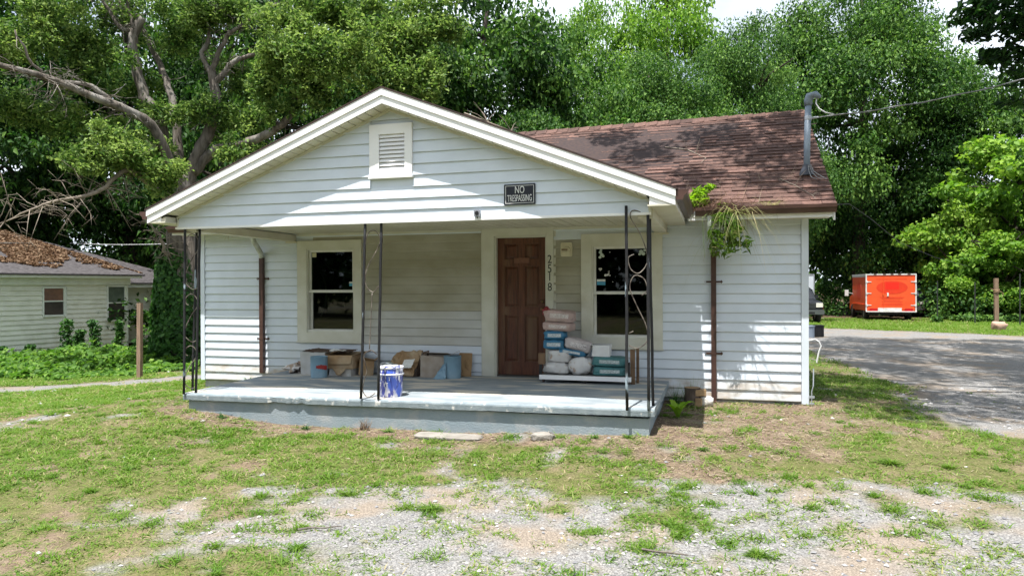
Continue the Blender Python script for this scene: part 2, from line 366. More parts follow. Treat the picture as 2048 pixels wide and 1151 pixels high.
g = G(); g.box(.03, Wd-.03, .03, 5.55, -.75, ZB-.002); g.build('foundation', M('foundation_block', (.45, .46, .46), (.33, .34, .34), 6, .9, .4, 40), house)
# clapboard: one unit board, laid course by course
HB = .1295
def unitboard(h, mat, name='siding_board'):
    g = G(); g.prism([(0, 0), (-.004, 0), (-.018, -.004), (-.026, .004), (-.026, .014), (-.006, h+.004), (0, h+.004)], 0, 1, 0); return g.mesh(name, mat)
UMUD = unitboard(HB, mudside)
UB, UD, UM = unitboard(HB, white), unitboard(HB, tanside), unitboard(HB, semiside)
z = ZB; row = 0
while z < ZT-.02:
    cuts = [(.075, None)]
    segs = []; x = .075
    for k, (a, b, c, d) in enumerate(OPEN):
        mg = .10 if k != 1 else .12
        if z+HB > c-.06 and z < d+.05: segs.append((x, a-mg+.02)); x = b+mg-.02
    segs.append((x, Wd-.085))
    for a, b in segs:
        if b-a < .05: continue
        # long runs are pieced from panels
        n = 1 if b-a < 3.7 else 2; off = random.uniform(-.5, .5) if n == 2 else 0
        ps = [a, b] if n == 1 else [a, (a+b)/2+off, b]
        for p, q in zip(ps, ps[1:]):
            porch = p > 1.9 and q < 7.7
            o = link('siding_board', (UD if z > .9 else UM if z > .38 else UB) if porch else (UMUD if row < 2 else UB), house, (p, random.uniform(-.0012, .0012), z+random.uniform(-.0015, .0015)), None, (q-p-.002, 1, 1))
    z += HB; row += 1
g = G(); g.box(-.005, .072, -.036, .05, ZB-.01, 2.2); g.build('corner_board', white, house)
g = G(); g.box(Wd-.082, Wd+.006, -.036, .06, ZB-.03, 2.2); g.build('corner_board', white, house)

def pane_mat():
    m, t, b, out = nodes('window_glass'); N = t.nodes.new; L = t.links.new
    tr = N('ShaderNodeBsdfTransparent'); tr.inputs[0].default_value = (.35, .38, .38, 1)
    gl = N('ShaderNodeBsdfGlossy'); gl.inputs['Roughness'].default_value = .02; gl.inputs[0].default_value = (.75, .8, .8, 1)
    lw = N('ShaderNodeFresnel'); lw.inputs[0].default_value = 1.5
    mx = N('ShaderNodeMixShader'); L(lw.outputs[0], mx.inputs[0]); L(tr.outputs[0], mx.inputs[1]); L(gl.outputs[0], mx.inputs[2]); L(mx.outputs[0], out.inputs[0])
    return m
glass = pane_mat()
sash = M('sash_vinyl', (.72, .72, .68), (.62, .62, .57), 6, .45)
screen = M('screen_mesh', (.035, .036, .034), None, rough=.9)
def front_window(x0, x1, z0, z1, ox0, ox1, oz0, oz1, zm):
    g = G(); y = -.045
    g.box(x0, ox0, y, .0, z0, z1); g.box(ox1, x1, y, .0, z0, z1); g.box(ox0, ox1, y-.001, .0, oz1, z1); g.box(ox0, ox1, y-.001, .0, z0, oz0)
    g.box(x0-.012, x1+.012, y-.012, -.02, z0-.018, z0-.0005)
    w = g.build('window', trim, house)
    g = G(); t = .022
    for a, b in ((ox0, ox0+t), (ox1-t, ox1)): g.box(a, b, -.03, .10, oz0, oz1)
    g.box(ox0+t, ox1-t, -.03, .10, oz1-t, oz1); g.box(ox0+t, ox1-t, -.035, .10, oz0, oz0+t)
    g.build('jamb', trim, w)
    a, b = ox0+t, ox1-t; c, d = oz0+t, oz1-t; s = .032
    def sashf(p, q, y0, nm):
        g = G(); g.box(a, a+s, y0, y0+.03, p, q); g.box(b-s, b, y0, y0+.03, p, q); g.box(a+s, b-s, y0, y0+.03, q-s, q); g.box(a+s, b-s, y0, y0+.03, p, p+s)
        g.build(nm, sash, w); g = G(); g.box(a+s, b-s, y0+.012, y0+.016, p+s, q-s); g.build('pane', glass, w)
    sashf(zm-.01, d, .008, 'upper_sash'); sashf(c, zm+.02, .045, 'lower_sash')
    g = G(); g.box(a, b, -.012, .002, zm-.02, zm+.008); g.build('meeting_rail', sash, w)
    g = G(); g.box(a, b, -.026, .0, oz0+t, oz0+t+.022); g.build('sill', sash, w)
    return w
w1 = front_window(1.848, 2.987, .455, 2.06, *OPEN[0], 1.255)
w2 = front_window(6.459, 7.597, .449, 2.06, *OPEN[2], 1.225)
paper = M('paper_white', (.75, .76, .74), (.6, .6, .58), 14, .8)
blue_s = M('sticker_blue', (.05, .25, .42), (.08, .35, .5), 12, .5)
pale = M('pale_cling', (.55, .62, .55), (.42, .5, .46), 20, .6)
def sticker(w, x, z, a, b, mat, name='sticker'):
    g = G(); g.box(x, x+a, .0165, .0188, z, z+b); return g.build(name, mat, w)
sticker(w1, 2.745, 1.335, .065, .045, blue_s); sticker(w1, 2.745, 1.381, .065, .02, paper); sticker(w1, 2.085, 1.80, .075, .07, M('old_note', (.55, .53, .35), (.5, .48, .3), 9, .8))
sticker(w2, 6.675, 1.335, .12, .05, blue_s); sticker(w2, 6.675, 1.386, .12, .03, paper)
def blobs(w, pts, mat, name):
    g = G()
    for x, z, r in pts: g.prism([(x+r*math.cos(k*.785), z+r*.9*math.sin(k*.785)) for k in range(8)], .0165, .0185, 1)
    return g.build(name, mat, w)
blobs(w2, [(6.725, 1.80, .024), (6.745, 1.765, .026), (6.72, 1.73, .022), (6.765, 1.745, .02), (6.735, 1.83, .018)], pale, 'window_cling')
blobs(w2, [(7.30, 1.80, .03), (7.33, 1.77, .028), (7.28, 1.765, .02), (7.35, 1.82, .02)], pale, 'window_cling')
blobs(w2, [(6.715, 1.565, .016), (6.735, 1.565, .016), (6.725, 1.55, .014)], paper, 'window_cling')
blobs(w2, [(6.80, 1.475, .02), (6.83, 1.48, .018), (6.845, 1.50, .011), (6.838, 1.525, .006), (6.85, 1.528, .006), (6.86, 1.47, .012)], paper, 'window_cling')
blobs(w2, [(6.86, 1.80, .007), (7.10, 1.79, .008), (6.90, 1.38, .006)], paper, 'window_cling')
# white arched bed frame standing behind the left window, grey swag behind the right one
def arc(cx, cz, rx, rz, a0, a1, y, n=14): return [(cx+rx*math.cos(rad(a0+(a1-a0)*k/n)), y, cz+rz*math.sin(rad(a0+(a1-a0)*k/n))) for k in range(n+1)]
railm = M('white_rail', (.7, .72, .74), None, rough=.5)
t = thing('arched_rail', 'white arched metal rail standing inside the left front window', 'rail', (2.44, .35, 0))
g = G(); g.tube(arc(.0, 1.95, .42, .38, 200, 340, 0), .012, 6); g.build('top_rail', railm, t)
g = G(); g.tube([(.02, 0, 1.0), (.02, 0, 1.57)], .016, 6); g.build('post', railm, t)
g = G(); g.tube(arc(-.52, 1.2, .22, .42, -60, 60, 0), .014, 6); g.tube(arc(.52, 1.25, .2, .4, 120, 240, 0), .014, 6); g.build('side_rail', railm, t)
g = G()
for k in range(12):
    a = rad(15+150*k/12); b_ = rad(15+150*(k+1)/12)
    P = lambda q, r, y: (7.03+r*math.cos(q)*1.25, y, 1.38+r*math.sin(q))
    g.add([P(a, .33, .25), P(b_, .33, .25), P(b_, .24, .25), P(a, .24, .25), P(a, .33, .262), P(b_, .33, .262), P(b_, .24, .262), P(a, .24, .262)], [(0, 1, 2, 3), (4, 7, 6, 5), (0, 4, 5, 1), (3, 2, 6, 7)])
tag(g.build('curtain_swag', M('grey_swag', (.32, .34, .36), (.25, .27, .3), 9, .8)), 'grey curtain swag arching inside the right front window', 'curtain')

# door
g = G(); g.box(4.968, 5.16, -.04, .0, -.01, 2.172); g.box(5.95, 6.055, -.04, .0, -.01, 2.172); g.box(5.16, 5.95, -.041, .0, 2.06, 2.172)
g.box(5.125, 5.185, -.02, .10, -.005, 2.058); g.box(5.93, 5.96, -.02, .10, -.005, 2.058); g.box(5.185, 5.93, -.02, .10, 2.035, 2.058)
dt = g.build('door_frame', trim, house)
g = G(); g.box(4.955, 4.967, -.03, 0, 0, 2.172); g.box(6.056, 6.085, -.022, 0, 0, 2.172); g.build('trim_channel', trim, dt)
DX0, DX1 = 5.187, 5.928
g = G(); y0 = .055
st = .105; mid = (DX0+DX1)/2
zr = [.02, .21, .90, 1.02, 1.62, 1.72, 1.95, 2.033]
for a, b in ((DX0, DX0+st), (DX1-st, DX1)): g.box(a, b, y0, y0+.04, .02, 2.033)
for a, b in ((.02, .21), (.90, 1.02), (1.62, 1.72), (1.95, 2.033)): g.box(DX0+st, DX1-st, y0+.001, y0+.04, a, b)
for a, b in ((.21, .90), (1.02, 1.62), (1.72, 1.95)): g.box(mid-.045, mid+.045, y0+.001, y0+.04, a, b)
door = g.build('door', wood, house)
for a, b in ((.21, .90), (1.02, 1.62), (1.72, 1.95)):
    for x0, x1 in ((DX0+st, mid-.045), (mid+.045, DX1-st)):
        g = G(); g.box(x0, x1, y0+.022, y0+.038, a, b)
        i = .018; j = .045
        vs = [(x0+i, y0+.021, a+i), (x1-i, y0+.021, a+i), (x1-i, y0+.021, b-i), (x0+i, y0+.021, b-i), (x0+j, y0+.008, a+j), (x1-j, y0+.008, a+j), (x1-j, y0+.008, b-j), (x0+j, y0+.008, b-j)]
        g.add(vs, [(0, 1, 5, 4), (1, 2, 6, 5), (2, 3, 7, 6), (3, 0, 4, 7), (4, 5, 6, 7)]); g.build('door_panel', woodp, door)
g = G(); g.box(mid-.115, mid+.115, y0-.012, y0, 1.665, 1.74); pl = g.build('door_plaque', M('plaque_wood', (.19, .085, .055), (.14, .06, .04), 20, .6), door)
brass = M('old_brass', (.25, .17, .08), (.12, .09, .05), 20, .35, metal=.8)
for zz, r in ((.985, .03), (1.10, .026)):
    g = G(); g.tube([(DX1-.055, y0, zz), (DX1-.055, y0-.012, zz), (DX1-.055, y0-.045, zz), (DX1-.055, y0-.06, zz)], [r, r*.6, r*.9, r*.5], 12); g.build('knob' if zz < 1 else 'deadbolt', brass, door, True)
g = G(); g.box(DX0, DX1, .0, .11, -.008, .016); g.build('threshold', M('threshold', (.06, .055, .05), None, rough=.6), house)
ink = M('black_paint', (.015, .018, .015), None, rough=.5)
for ch, zz in zip('2518', (1.655, 1.52, 1.40, 1.255)): text(ch, .17, ink, house, (6.0, -.0425, zz), sx=.82, ext=.0015, name='house_number')

# beige bell box beside the door
t = thing('bell_box', 'small square beige bell box on the wall between door and window', 'bell box', (6.25, -.02, 1.845))
beige = M('beige_plastic', (.62, .58, .42), (.55, .5, .36), 12, .5)
def rrect(w, h, r, n=4): return [(sx*(w/2-r)+r*math.cos(rad(a0+90*k/n)), sz*(h/2-r)+r*math.sin(rad(a0+90*k/n))) for sx, sz, a0 in ((1, 1, 0), (-1, 1, 90), (-1, -1, 180), (1, -1, 270)) for k in range(n+1)]
g = G(); g.prism(rrect(.17, .20, .025), -.04, 0, 1); g.build('casing', beige, t)
g = G(); g.prism(rrect(.135, .155, .02), -.047, -.041, 1); g.build('cover', beige, t)
g = G(); g.tube([(.01, -.047, -.005), (.01, -.062, -.005)], [.05, .044], 18); g.build('dial', beige, t)
g = G(); g.box(-.065, .02, -.07, -.0625, -.012, .008); g.box(-.065, .02, -.07, -.0625, -.03, -.024); g.build('lever', M('brown_lever', (.2, .14, .09), None, rough=.5), t)

# ---------------- roof
RZ, RY, EZ, EY, RX0, RX1 = 4.195, 2.765, 2.34, -.35, -.30, 9.755
SL = (RZ-EZ)/(RY-EY); ang = math.atan(SL)
def rz(y, x=8): return EZ+(y-EY)*SL+(x-7)*.012*((y-EY)/(RY-EY))
g = G(); th = .05
def slab(P): # thick sheet under the four/three points
    n = len(P); lo = [(p[0], p[1], p[2]-th) for p in P]
    g.add(list(P)+lo, [tuple(range(n)), tuple(range(n, 2*n))[::-1]]+[(i, n+i, n+(i+1) % n, (i+1) % n) for i in range(n)])
slab([(RX0, EY, rz(EY, RX0)), (RX1, EY, rz(EY, RX1)), (RX1, RY, rz(RY, RX1)), (RX0, RY, rz(RY, RX0))])
slab([(RX0, RY, rz(RY, RX0)), (RX1, RY, rz(RY, RX1)), (RX1, 5.9, EZ), (RX0, 5.9, EZ)])
APX, APZ, RLX, RRX, RLZ, FY, GYW = 4.603, 3.617, 1.283, 7.912, 2.322, -2.565, -2.338
GS = (APZ-RLZ)/(APX-RLX)
vy = lambda z_: EY+(z_-EZ)/SL
FO = FY-.024; th = .022
slab([(RLX-.02, FO, RLZ+.008), (APX, FO, APZ+.02), (APX, vy(APZ)+.1, APZ+.02), (RLX-.03, vy(RLZ)+.1, RLZ+.008)])
slab([(APX, FO, APZ+.02), (RRX+.02, FO, RLZ+.008), (RRX+.03, vy(RLZ)+.1, RLZ+.008), (APX, vy(APZ)+.1, APZ+.02)])
roof = g.build('roof', shedge, house)
# shingle tabs on the slope that shows to the right of the porch gable
cs, sn = math.cos(ang), math.sin(ang); EX = .127; tabs = []
slen = (RY-EY)/cs; nr = int(slen/EX)
for r in range(nr+1):
    x = 4.4+random.uniform(0, .25); s0 = r*EX-.02
    while x < RX1-.02:
        w = random.uniform(.17, .36); x1 = min(x+w, RX1+.012); yy = EY+s0*cs
        gz_ = APZ-abs(x-APX)*GS
        if rz(yy+.25) > gz_: tabs.append((x, x1, s0, random.random()))
        x = x1
def tabgeo(g, x0, x1, s0, th_, local=False):
    L_ = EX+.03; P = []
    for (s, h) in ((0, th_), (L_, .004), (L_, .0015), (0, .001)):
        P.append((s*cs-h*sn, s*sn+h*cs))
    if local: g.prism(P, 0, 1, 0)
    else: g.prism([(EY+s0*cs+p[0], rz(EY+s0*cs, (x0+x1)/2)+p[1]) for p in P], x0, x1, 0)
gt = [G(), G()]; tabgeo(gt[0], 0, 1, 0, .013, True); tabgeo(gt[1], 0, 1, 0, .024, True); TM = [q.mesh('shingle', shing) for q in gt]
gs = G()
dist = lambda t_: abs(t_[0]-9)*.6+abs(t_[2]-1.4)
tabs.sort(key=lambda q: (q[2]+.35*abs(q[0]-9.0)))
for i, (x0, x1, s0, q) in enumerate(tabs):
    if i < 298: link('shingle', TM[q > .55], roof, (x0, EY+s0*cs, rz(EY+s0*cs, (x0+x1)/2)), None, (x1-x0-.004, 1, 1))
    else: tabgeo(gs, x0, x1-.004, s0, .011+.006*(q > .55))
if gs.f: tag(gs.build('shingle_field', shing, roof), kind='stuff')
# ridge caps
cap = G(); cap.add([(0, -.15, -.15*SL+.012), (0, 0, .02), (0, .15, -.15*SL+.012), (.3, -.15, -.15*SL+.03), (.3, 0, .04), (.3, .15, -.15*SL+.03), (0, 0, -.005), (.3, 0, .0)], [(0, 1, 4, 3), (1, 2, 5, 4), (3, 4, 5, 7), (0, 6, 2, 1), (0, 3, 7, 6), (6, 7, 5, 2)])
CM = cap.mesh('ridge_cap', shing); x = RX0
while x < RX1-.1:
    link('ridge_cap', CM, roof, (x, RY, rz(RY, x)), (0, 0, random.uniform(-.02, .02)), (.72, 1, 1)); x += .2
# rake trim of the main roof, right end
g = G(); g.prism([(EY, rz(EY)-.06), (RY, rz(RY)-.02), (5.9, EZ-.06), (5.9, EZ-.2), (RY, rz(RY)-.17), (EY, rz(EY)-.2)], RX1-.03, RX1-.006, 0); g.build('rake_board', fasc, house)
# eave soffits and fascia of the main roof
for x0, x1 in ((RX0+.02, 1.24), (7.95, RX1-.04)):
    g = G(); g.box(x0, x1, EY+.0, -.02, 2.19, 2.205); g.build('eave_soffit', soff, house)
    g = G(); g.box(x0, x1, EY-.02, EY-.001, 2.18, 2.30); g.build('eave_fascia', fasc, house)
def gutter(pts_dir, a0, a1, axis, off, z, side, name='gutter', open_end=True):
    """K-style trough; profile measured outwards from the fascia"""
    pr = [(0, .10), (0, 0), (.065, 0), (.085, .045), (.11, .06), (.115, .10), (.105, .10), (.10, .068), (.076, .052), (.058, .008), (.008, .008), (.008, .10)]
    g = G(); n = len(pr)
    def P(p, a):
        o = off+side*p[0]; return (o, a, z+p[1]) if axis == 1 else (a, o, z+p[1])
    vs = [P(p, a0) for p in pr]+[P(p, a1) for p in pr]
    g.add(vs, [(i, (i+1) % n, n+(i+1) % n, n+i) for i in range(n)])
    for a in (a0, a1): g.prism([P((p[0], p[1]), 0)[0::2] if axis == 1 else P(p, 0)[1:] for p in pr[:7]], a-.002, a+.002, axis)
    return g.build(name, brown, house)
gutter(0, 8.05, 9.75, 0, EY-.021, 2.235, -1); gutter(0, -.30, 1.15, 0, EY-.021, 2.215, -1)
gutter(0, FY+.0, -.42, 1, RRX+.002, 2.205, 1); gutter(0, FY+.0, -.42, 1, RLX-.002, 2.20, -1)

# ---------------- porch gable
def rk(x, d=0): return APZ-abs(x-APX)*GS-d
FH = .158; k_ = math.sqrt(1+GS*GS)
def rakeband(x0, x1, d0, d1, y0, y1, name='rake_fascia'):
    g = G(); vs = []
    for y in (y0, y1):
        for x in (x0, x1): vs += [(x, y, rk(x, d0)), (x, y, rk(x, d1))]
    g.add(vs, [(0, 1, 3, 2), (4, 6, 7, 5), (0, 2, 6, 4), (1, 5, 7, 3), (0, 4, 5, 1), (2, 3, 7, 6)]); return g.build(name, fasc, house)
for a, b in ((RLX, APX-.001), (APX+.001, RRX)):
    rakeband(a, b, .0, .085, FY-.018, FY, 'rake_trim'); rakeband(a+.004*(a < APX), b-.004*(b > APX), .085, .176, FY-.004, FY+.012)
SO = .178
for sgn in (-1, 1): # soffit boards under the rakes
    n = 27
    xs_ = np.linspace(.0, 3.02, n+1)
    for i in range(n):
        a, b = APX+sgn*xs_[i], APX+sgn*(xs_[i+1]-.012); d0, d1 = SO, SO+.012
        vs = [(x, y, rk(x, d)) for x in (a, b) for y in (FY+.013, GYW-.002) for d in (d0, d1)]
        G().add(vs, [(0, 1, 3, 2), (4, 6, 7, 5), (0, 4, 5, 1), (2, 3, 7, 6), (0, 2, 6, 4), (1, 5, 7, 3)]).build('soffit_board', soff, house)
    g = G(); vs = [(x, y, rk(x, d)) for x in (APX, APX+sgn*3.05) for y in (FY+.014, GYW+.0) for d in (SO-.014, SO-.003)]
    g.add(vs, [(0, 1, 3, 2), (4, 6, 7, 5), (0, 4, 5, 1), (2, 3, 7, 6), (0, 2, 6, 4), (1, 5, 7, 3)]); g.build('soffit_backing', M('dark_groove', (.10, .095, .08), None, rough=.8), house)
# gable wall and its boards
ZG, GL, GR = 2.108, 1.541, 7.643
g = G(); g.prism([(GL, ZG), (GR, ZG), (GR, rk(GR, SO+.01)), (APX, rk(APX, SO+.01)), (GL, rk(GL, SO+.01))], GYW, GYW+.06, 1); gab = g.build('gable', white, house)
z = 2.098; GH = .1335
while z < rk(APX, SO)-.06:
    def xr(zz, m_=.03): return min((rk(APX, SO+m_)-zz)/GS, 3.02)
    x0b, x1b = APX-xr(z), APX+xr(z); z1 = min(z+GH+.003, rk(APX, SO+.03)); x0t, x1t = APX-xr(z1), APX+xr(z1)
    spans = [(x0b, x1b, x0t, x1t)]
    if z+GH > 2.63 and z < 3.24: spans = [(x0b, 4.345, x0t, 4.345), (4.895, x1b, 4.895, x1t)]
    for a, b, c, d in spans:
        js = [(a, b, c, d)]
        if b-a > 3.4:
            j = random.uniform(.4, .6)*(b-a)+a; js = [(a, j-.001, c, j-.001), (j, b, j, d)]
        for a, b, c, d in js:
            g = G(); g.add([(a, GYW-.026, z), (b, GYW-.026, z), (b, GYW-.001, z), (a, GYW-.001, z), (c, GYW-.006, z1), (d, GYW-.006, z1), (d, GYW-.001, z1), (c, GYW-.001, z1)],
                [(0, 1, 5, 4), (0, 3, 2, 1), (4, 5, 6, 7), (0, 4, 7, 3), (1, 2, 6, 5)]); g.build('siding_board', white, gab)
    z += GH
for sgn in (-1, 1):
    g = G(); vs = [(x, y, rk(x, d)) for x in (APX, APX+sgn*3.04) for y in (GYW-.024, GYW+.0) for d in (SO+.013, SO+.046)]
    g.add(vs, [(0, 1, 3, 2), (4, 6, 7, 5), (0, 4, 5, 1), (2, 3, 7, 6), (0, 2, 6, 4), (1, 5, 7, 3)]); g.build('rake_channel', trim, gab)
    x = APX+sgn*3.04; g = G(); g.box(min(x, x-sgn*.03), max(x, x-sgn*.03), GYW-.022, GYW+.0, ZG, rk(x, SO+.046)); g.build('end_channel', trim, gab)
g = G(); g.box(GL, GR, GYW-.026, GYW+.02, ZG-.028, ZG-.001); g.build('bottom_trim', fasc, gab)
# louvred vent
g = G(); y0 = GYW-.045
g.box(4.345, 4.47, y0, GYW, 2.63, 3.245); g.box(4.80, 4.895, y0, GYW, 2.63, 3.245); g.box(4.47, 4.80, y0+.001, GYW, 3.125, 3.245); g.box(4.47, 4.80, y0+.001, GYW, 2.63, 2.70)
g.box(4.335, 4.905, y0-.012, GYW, 2.605, 2.629)
vent = g.build('gable_vent', fasc, house)
g = G(); g.box(4.47, 4.80, GYW-.004, GYW-.002, 2.70, 3.125); g.build('vent_backing', darkin, vent)
sm = G().prism([(-.036, -.012), (-.031, -.014), (-.006, .034), (-.010, .036)], 4.472, 4.798, 0).mesh('vent_slat', fasc)
for k in range(9): link('vent_slat', sm, vent, (0, GYW, 2.718+k*.0475))
# eave boxes, beams, ceiling
for sgn, xa, xb in ((1, GR-.02, RRX-.004), (-1, RLX+.004, GL+.02)):
    g = G(); g.box(xa, xb, FY+.002, -.02, 2.150, 2.166); g.build('eave_soffit', soff, house)
    g = G(); x = RRX if sgn > 0 else RLX; g.box(min(x-.003*sgn, x-.02*sgn), max(x-.003*sgn, x-.02*sgn), FY+.013, -.3, 2.166, 2.31); g.build('eave_fascia', fasc, house)
    g = G(); e, f = (RRX-.04, GR) if sgn > 0 else (RLX+.04, RLX+.20); g.prism([(e, 2.168), (f, 2.168), (f, rk(f, .172)), (e, max(rk(e, .172), 2.169))], FY+.013, FY+.03, 1); g.build('eave_return', fasc, house)
    g = G(); f = GR-.002 if sgn > 0 else GL+.002; g.prism([(e+sgn*-.04, 2.168), (f, 2.168), (f, rk(f, SO+.0135)), (e+sgn*-.04, rk(e+sgn*-.04, SO+.0135))], FY+.031, GYW-.003, 1); g.build('eave_box', soff, house)
    bx = (7.50, 7.66) if sgn > 0 else (1.66, 1.82)
    g = G(); g.box(bx[0], bx[1], GYW+.021, -.015, 2.055, 2.16); g.build('porch_beam', soff, house)
    g = G(); g.box(bx[0]-.02, bx[1]+.02, -.05, -.012, 2.03, 2.054); g.build('beam_end', soff, house)
pm = G().prism([(0, .004), (.006, -.008), (.130, -.008), (.136, .004), (.136, .012), (0, .012)], GYW+.021, -.019, 1).mesh('ceiling_board', soff)
x = 1.825
while x < 7.36: link('ceiling_board', pm, house, (x, 0, 2.178)); x += .143
g = G(); g.box(1.83, 7.49, -.03, -.0190, 2.135, 2.171); g.build('ceiling_moulding', trim, house)

# ---------------- porch slab
XL, XR, D = 1.667, 7.675, 2.388
def slabz(x, y): # the slab has settled a little to the left
    f = (x-XL)/(XR-XL); k = -y/D; return (-.042+.060*f)*(.4+.6*k)
g = G(); nseg = 90; prof_n = 6; rows = []
for i in range(nseg+1):
    x = XL+(XR-XL)*i/nseg; j = random.uniform(0, .003); chip = .022 if 3.0 < x < 3.5 else 0
    dz = slabz(x, -D); q = random.uniform(0, chip)
    rows.append([(x, -.02, slabz(x, 0)), (x, -1.2, slabz(x, -1.2)), (x, -D+.035, dz), (x, -D+.006+j+q*.4, dz-.012-q*.3), (x, -D+j+q, dz-.028), (x, -D+.004+j+q, dz-.085-random.uniform(-.002, .003)+q), (x, -D+.06, dz-.092), (x, -.02, dz-.095)])
vs = [p for r in rows for p in r]; n = 8
g.cur = 0
for i in range(nseg):
    for k in range(n-1):
        pass
fs = [(i*n+k, (i+1)*n+k, (i+1)*n+k+1, i*n+k+1) for i in range(nseg) for k in range(n-1)]
g.v = vs; g.f = [f for f in fs]; g.mi = [0 if (i % (n-1)) < 2 else 1 for i in range(len(fs))]
g.add(rows[0], [tuple(range(n))]); g.add(rows[-1], [tuple(range(n))[::-1]]); g.mi[-2:] = [1, 1]
pslab = g.build('porch_slab', [floorm, lipm], house)
g = G(); g.box(XL+.05, XR-.06, -D+.05, -.03, -.75, -.10); g.build('porch_base', basem, house)
# iron posts: tubes with wire scrolls
def scroll(pa, pb, segs, parent):
    """pa,pb: the two tubes (functions of z); segs: list of point lists (s,z) with s from 0 at pa to 1 at pb"""
    for sg in segs:
        g = G(); pts = []
        n = len(sg)
        for i in range(n-1):
            p0, p1, p2, p3 = sg[max(i-1, 0)], sg[i], sg[i+1], sg[min(i+2, n-1)]
            for k in range(5):
                t_ = k/5; f = lambda a, b, c, d: .5*((2*b)+(-a+c)*t_+(2*a-5*b+4*c-d)*t_*t_+(-a+3*b-3*c+d)*t_**3)
                pts.append((f(p0[0], p1[0], p2[0], p3[0]), f(p0[1], p1[1], p2[1], p3[1])))
        pts.append(sg[-1])
        g.tube([pa(z_)+(pb(z_)-pa(z_))*s for s, z_ in pts], .006, 5); g.build('scroll', wire, parent, True)
def tubeline(b, t_): return lambda z_: Vector(b)+(Vector(t_)-Vector(b))*((z_-b[2])/(t_[2]-b[2]))
def iron_post(tubes):
    root = None; lines = []
    grp = link('iron_post', None, house)
    for (ub, vb, zb, ut) in tubes:
        b = onZ(ub, vb, zb); yt = -2.27+(b[1]+2.33)*.85; tp = onY(ut, 455, min(yt, -1.95)); b = (b[0], b[1], b[2]-.012); tp = (tp[0], tp[1], 2.18)
        g = G(); n = 7; pts = [tuple(Vector(b).lerp(Vector(tp), k/n)+Vector((random.uniform(-.003, .003), 0, 0))) for k in range(n+1)]
        g.tube(pts, .0165, 10); g.build('tube', iron, grp, True); lines.append(tubeline(b, tp))
    return grp, lines
S_A = lambda z0, h: [(.9, z0+h*.02), (.55, z0), (.08, z0+h*.12), (.1, z0+h*.3), (.5, z0+h*.55), (.92, z0+h*.72), (.9, z0+h*.9), (.5, z0+h), (.1, z0+h*.92), (.12, z0+h*.8), (.3, z0+h*.77)]
grp, L_ = iron_post([(368, 786, -.04, 370), (392, 785, -.04, 400), (385, 778, -.03, 394)])
scroll(L_[0], L_[1], [S_A(.02, .55), S_A(.62, .62), S_A(1.30, .72)], grp)
grp, L_ = iron_post([(722, 795, .0, 731), (757, 796, .0, 763)])
scroll(L_[0], L_[1], [[(.85, .52), (.5, .57), (.1, .5), (.3, .33), (.15, .2), (.1, .08), (.4, .01), (.8, .06)], [(.42, .58), (.47, .9), (.52, 1.25)], [(.9, 1.33), (.55, 1.26), (.1, 1.36), (.2, 1.55), (.8, 1.78), (.95, 1.9), (.55, 2.0), (.1, 1.92), (.05, 1.6), (.1, 1.4)]], grp)
grp, L_ = iron_post([(1254, 818, .015, 1253), (1297, 818, .015, 1296), (1306, 811, .015, 1299)])
scroll(L_[0], L_[1], [[(.1, .82), (.3, .84)], [(.1, .69), (.5, .66), (.95, .74), (.9, .9), (.45, 1.12), (.15, 1.3), (.35, 1.43), (.8, 1.4), (.95, 1.28), (.7, 1.22)], [(.35, 1.66), (.08, 1.62), (.2, 1.50), (.6, 1.46), (.98, 1.6), (.7, 1.85), (.2, 2.05), (.3, 2.13), (.8, 2.1)]], grp)

# downspouts
def downspout(x, z0, z1, loose):
    g = G(); w, d = .034, .028
    g.box(x-w, x+w, -.085, -.085+2*d, z0, z1); ds = g.build('downspout', brown, house)
    g = G(); yb = -.058
    pts = [(x, yb, z1), (x, yb-.02, z1+.07), (x-.02*loose, -.22, z1+.19), (x-.05*loose, -.33, z1+.25), (x-.05*loose, -.40, 2.24)]
    g.tube(pts, .04, 8); g.build('elbow', M('pale_elbow', (.55, .58, .56), (.35, .37, .33), 9, .6), ds, True)
    for zz in ((z0+z1)*.28, z0+(z1-z0)*.82):
        g = G(); g.box(x-w-.003, x+w+.003, -.089, -.02, zz-.014, zz+.014); g.box(x-.10, x+.10, -.03, -.0172, zz-.012, zz+.012); 
        for s in (-1, 1): g.prism([(x+s*.10-.016, zz), (x+s*.10, zz-.024), (x+s*.10+.02*s, zz), (x+s*.10, zz+.024)], -.031, -.018, 1)
        g.build('bracket', brown, ds)
downspout(1.20, -.07, 1.80, -1); downspout(8.275, -.30, 1.74, 1)

# sign and security camera on the gable
t = thing('sign', 'black NO TRESPASSING sign with white lettering on the porch gable', 'sign', (6.196, GYW-.031, 2.352))
t.rotation_euler = (rad(-2), rad(-.5), 0)
g = G(); g.prism(rrect(.365, .235, .008), -.003, 0, 1); g.build('board', M('sign_black', (.012, .013, .018), (.02, .022, .03), 6, .3), t)
g = G(); a, b = .165, .1
for x0, x1, z0, z1 in ((-a, a, b-.005, b), (-a, a, -b, -b+.005), (-a, -a+.005, -b+.005, b-.005), (a-.005, a, -b+.005, b-.005)): g.box(x0, x1, -.0045, -.003, z0, z1)
g.build('border', paper, t)
text('NO', .118, paper, t, (0, -.0042, .012), sx=.62, ext=.0006); text('TRESPASSING', .107, paper, t, (0, -.0042, -.078), sx=.445, ext=.0006)
for ch in list(t.children)[-2:]:
    pass
t = thing('security_camera', 'tiny grey security camera mounted low on the porch gable', 'camera', (5.698, GYW-.03, 2.155))
g = G(); g.prism(rrect(.075, .075, .012), -.03, 0, 1); g.build('body', M('cam_grey', (.25, .26, .29), None, rough=.4), t)
g = G(); g.tube([(0, -.03, .002), (0, -.045, .002)], [.024, .02], 14); g.build('lens', black, t)
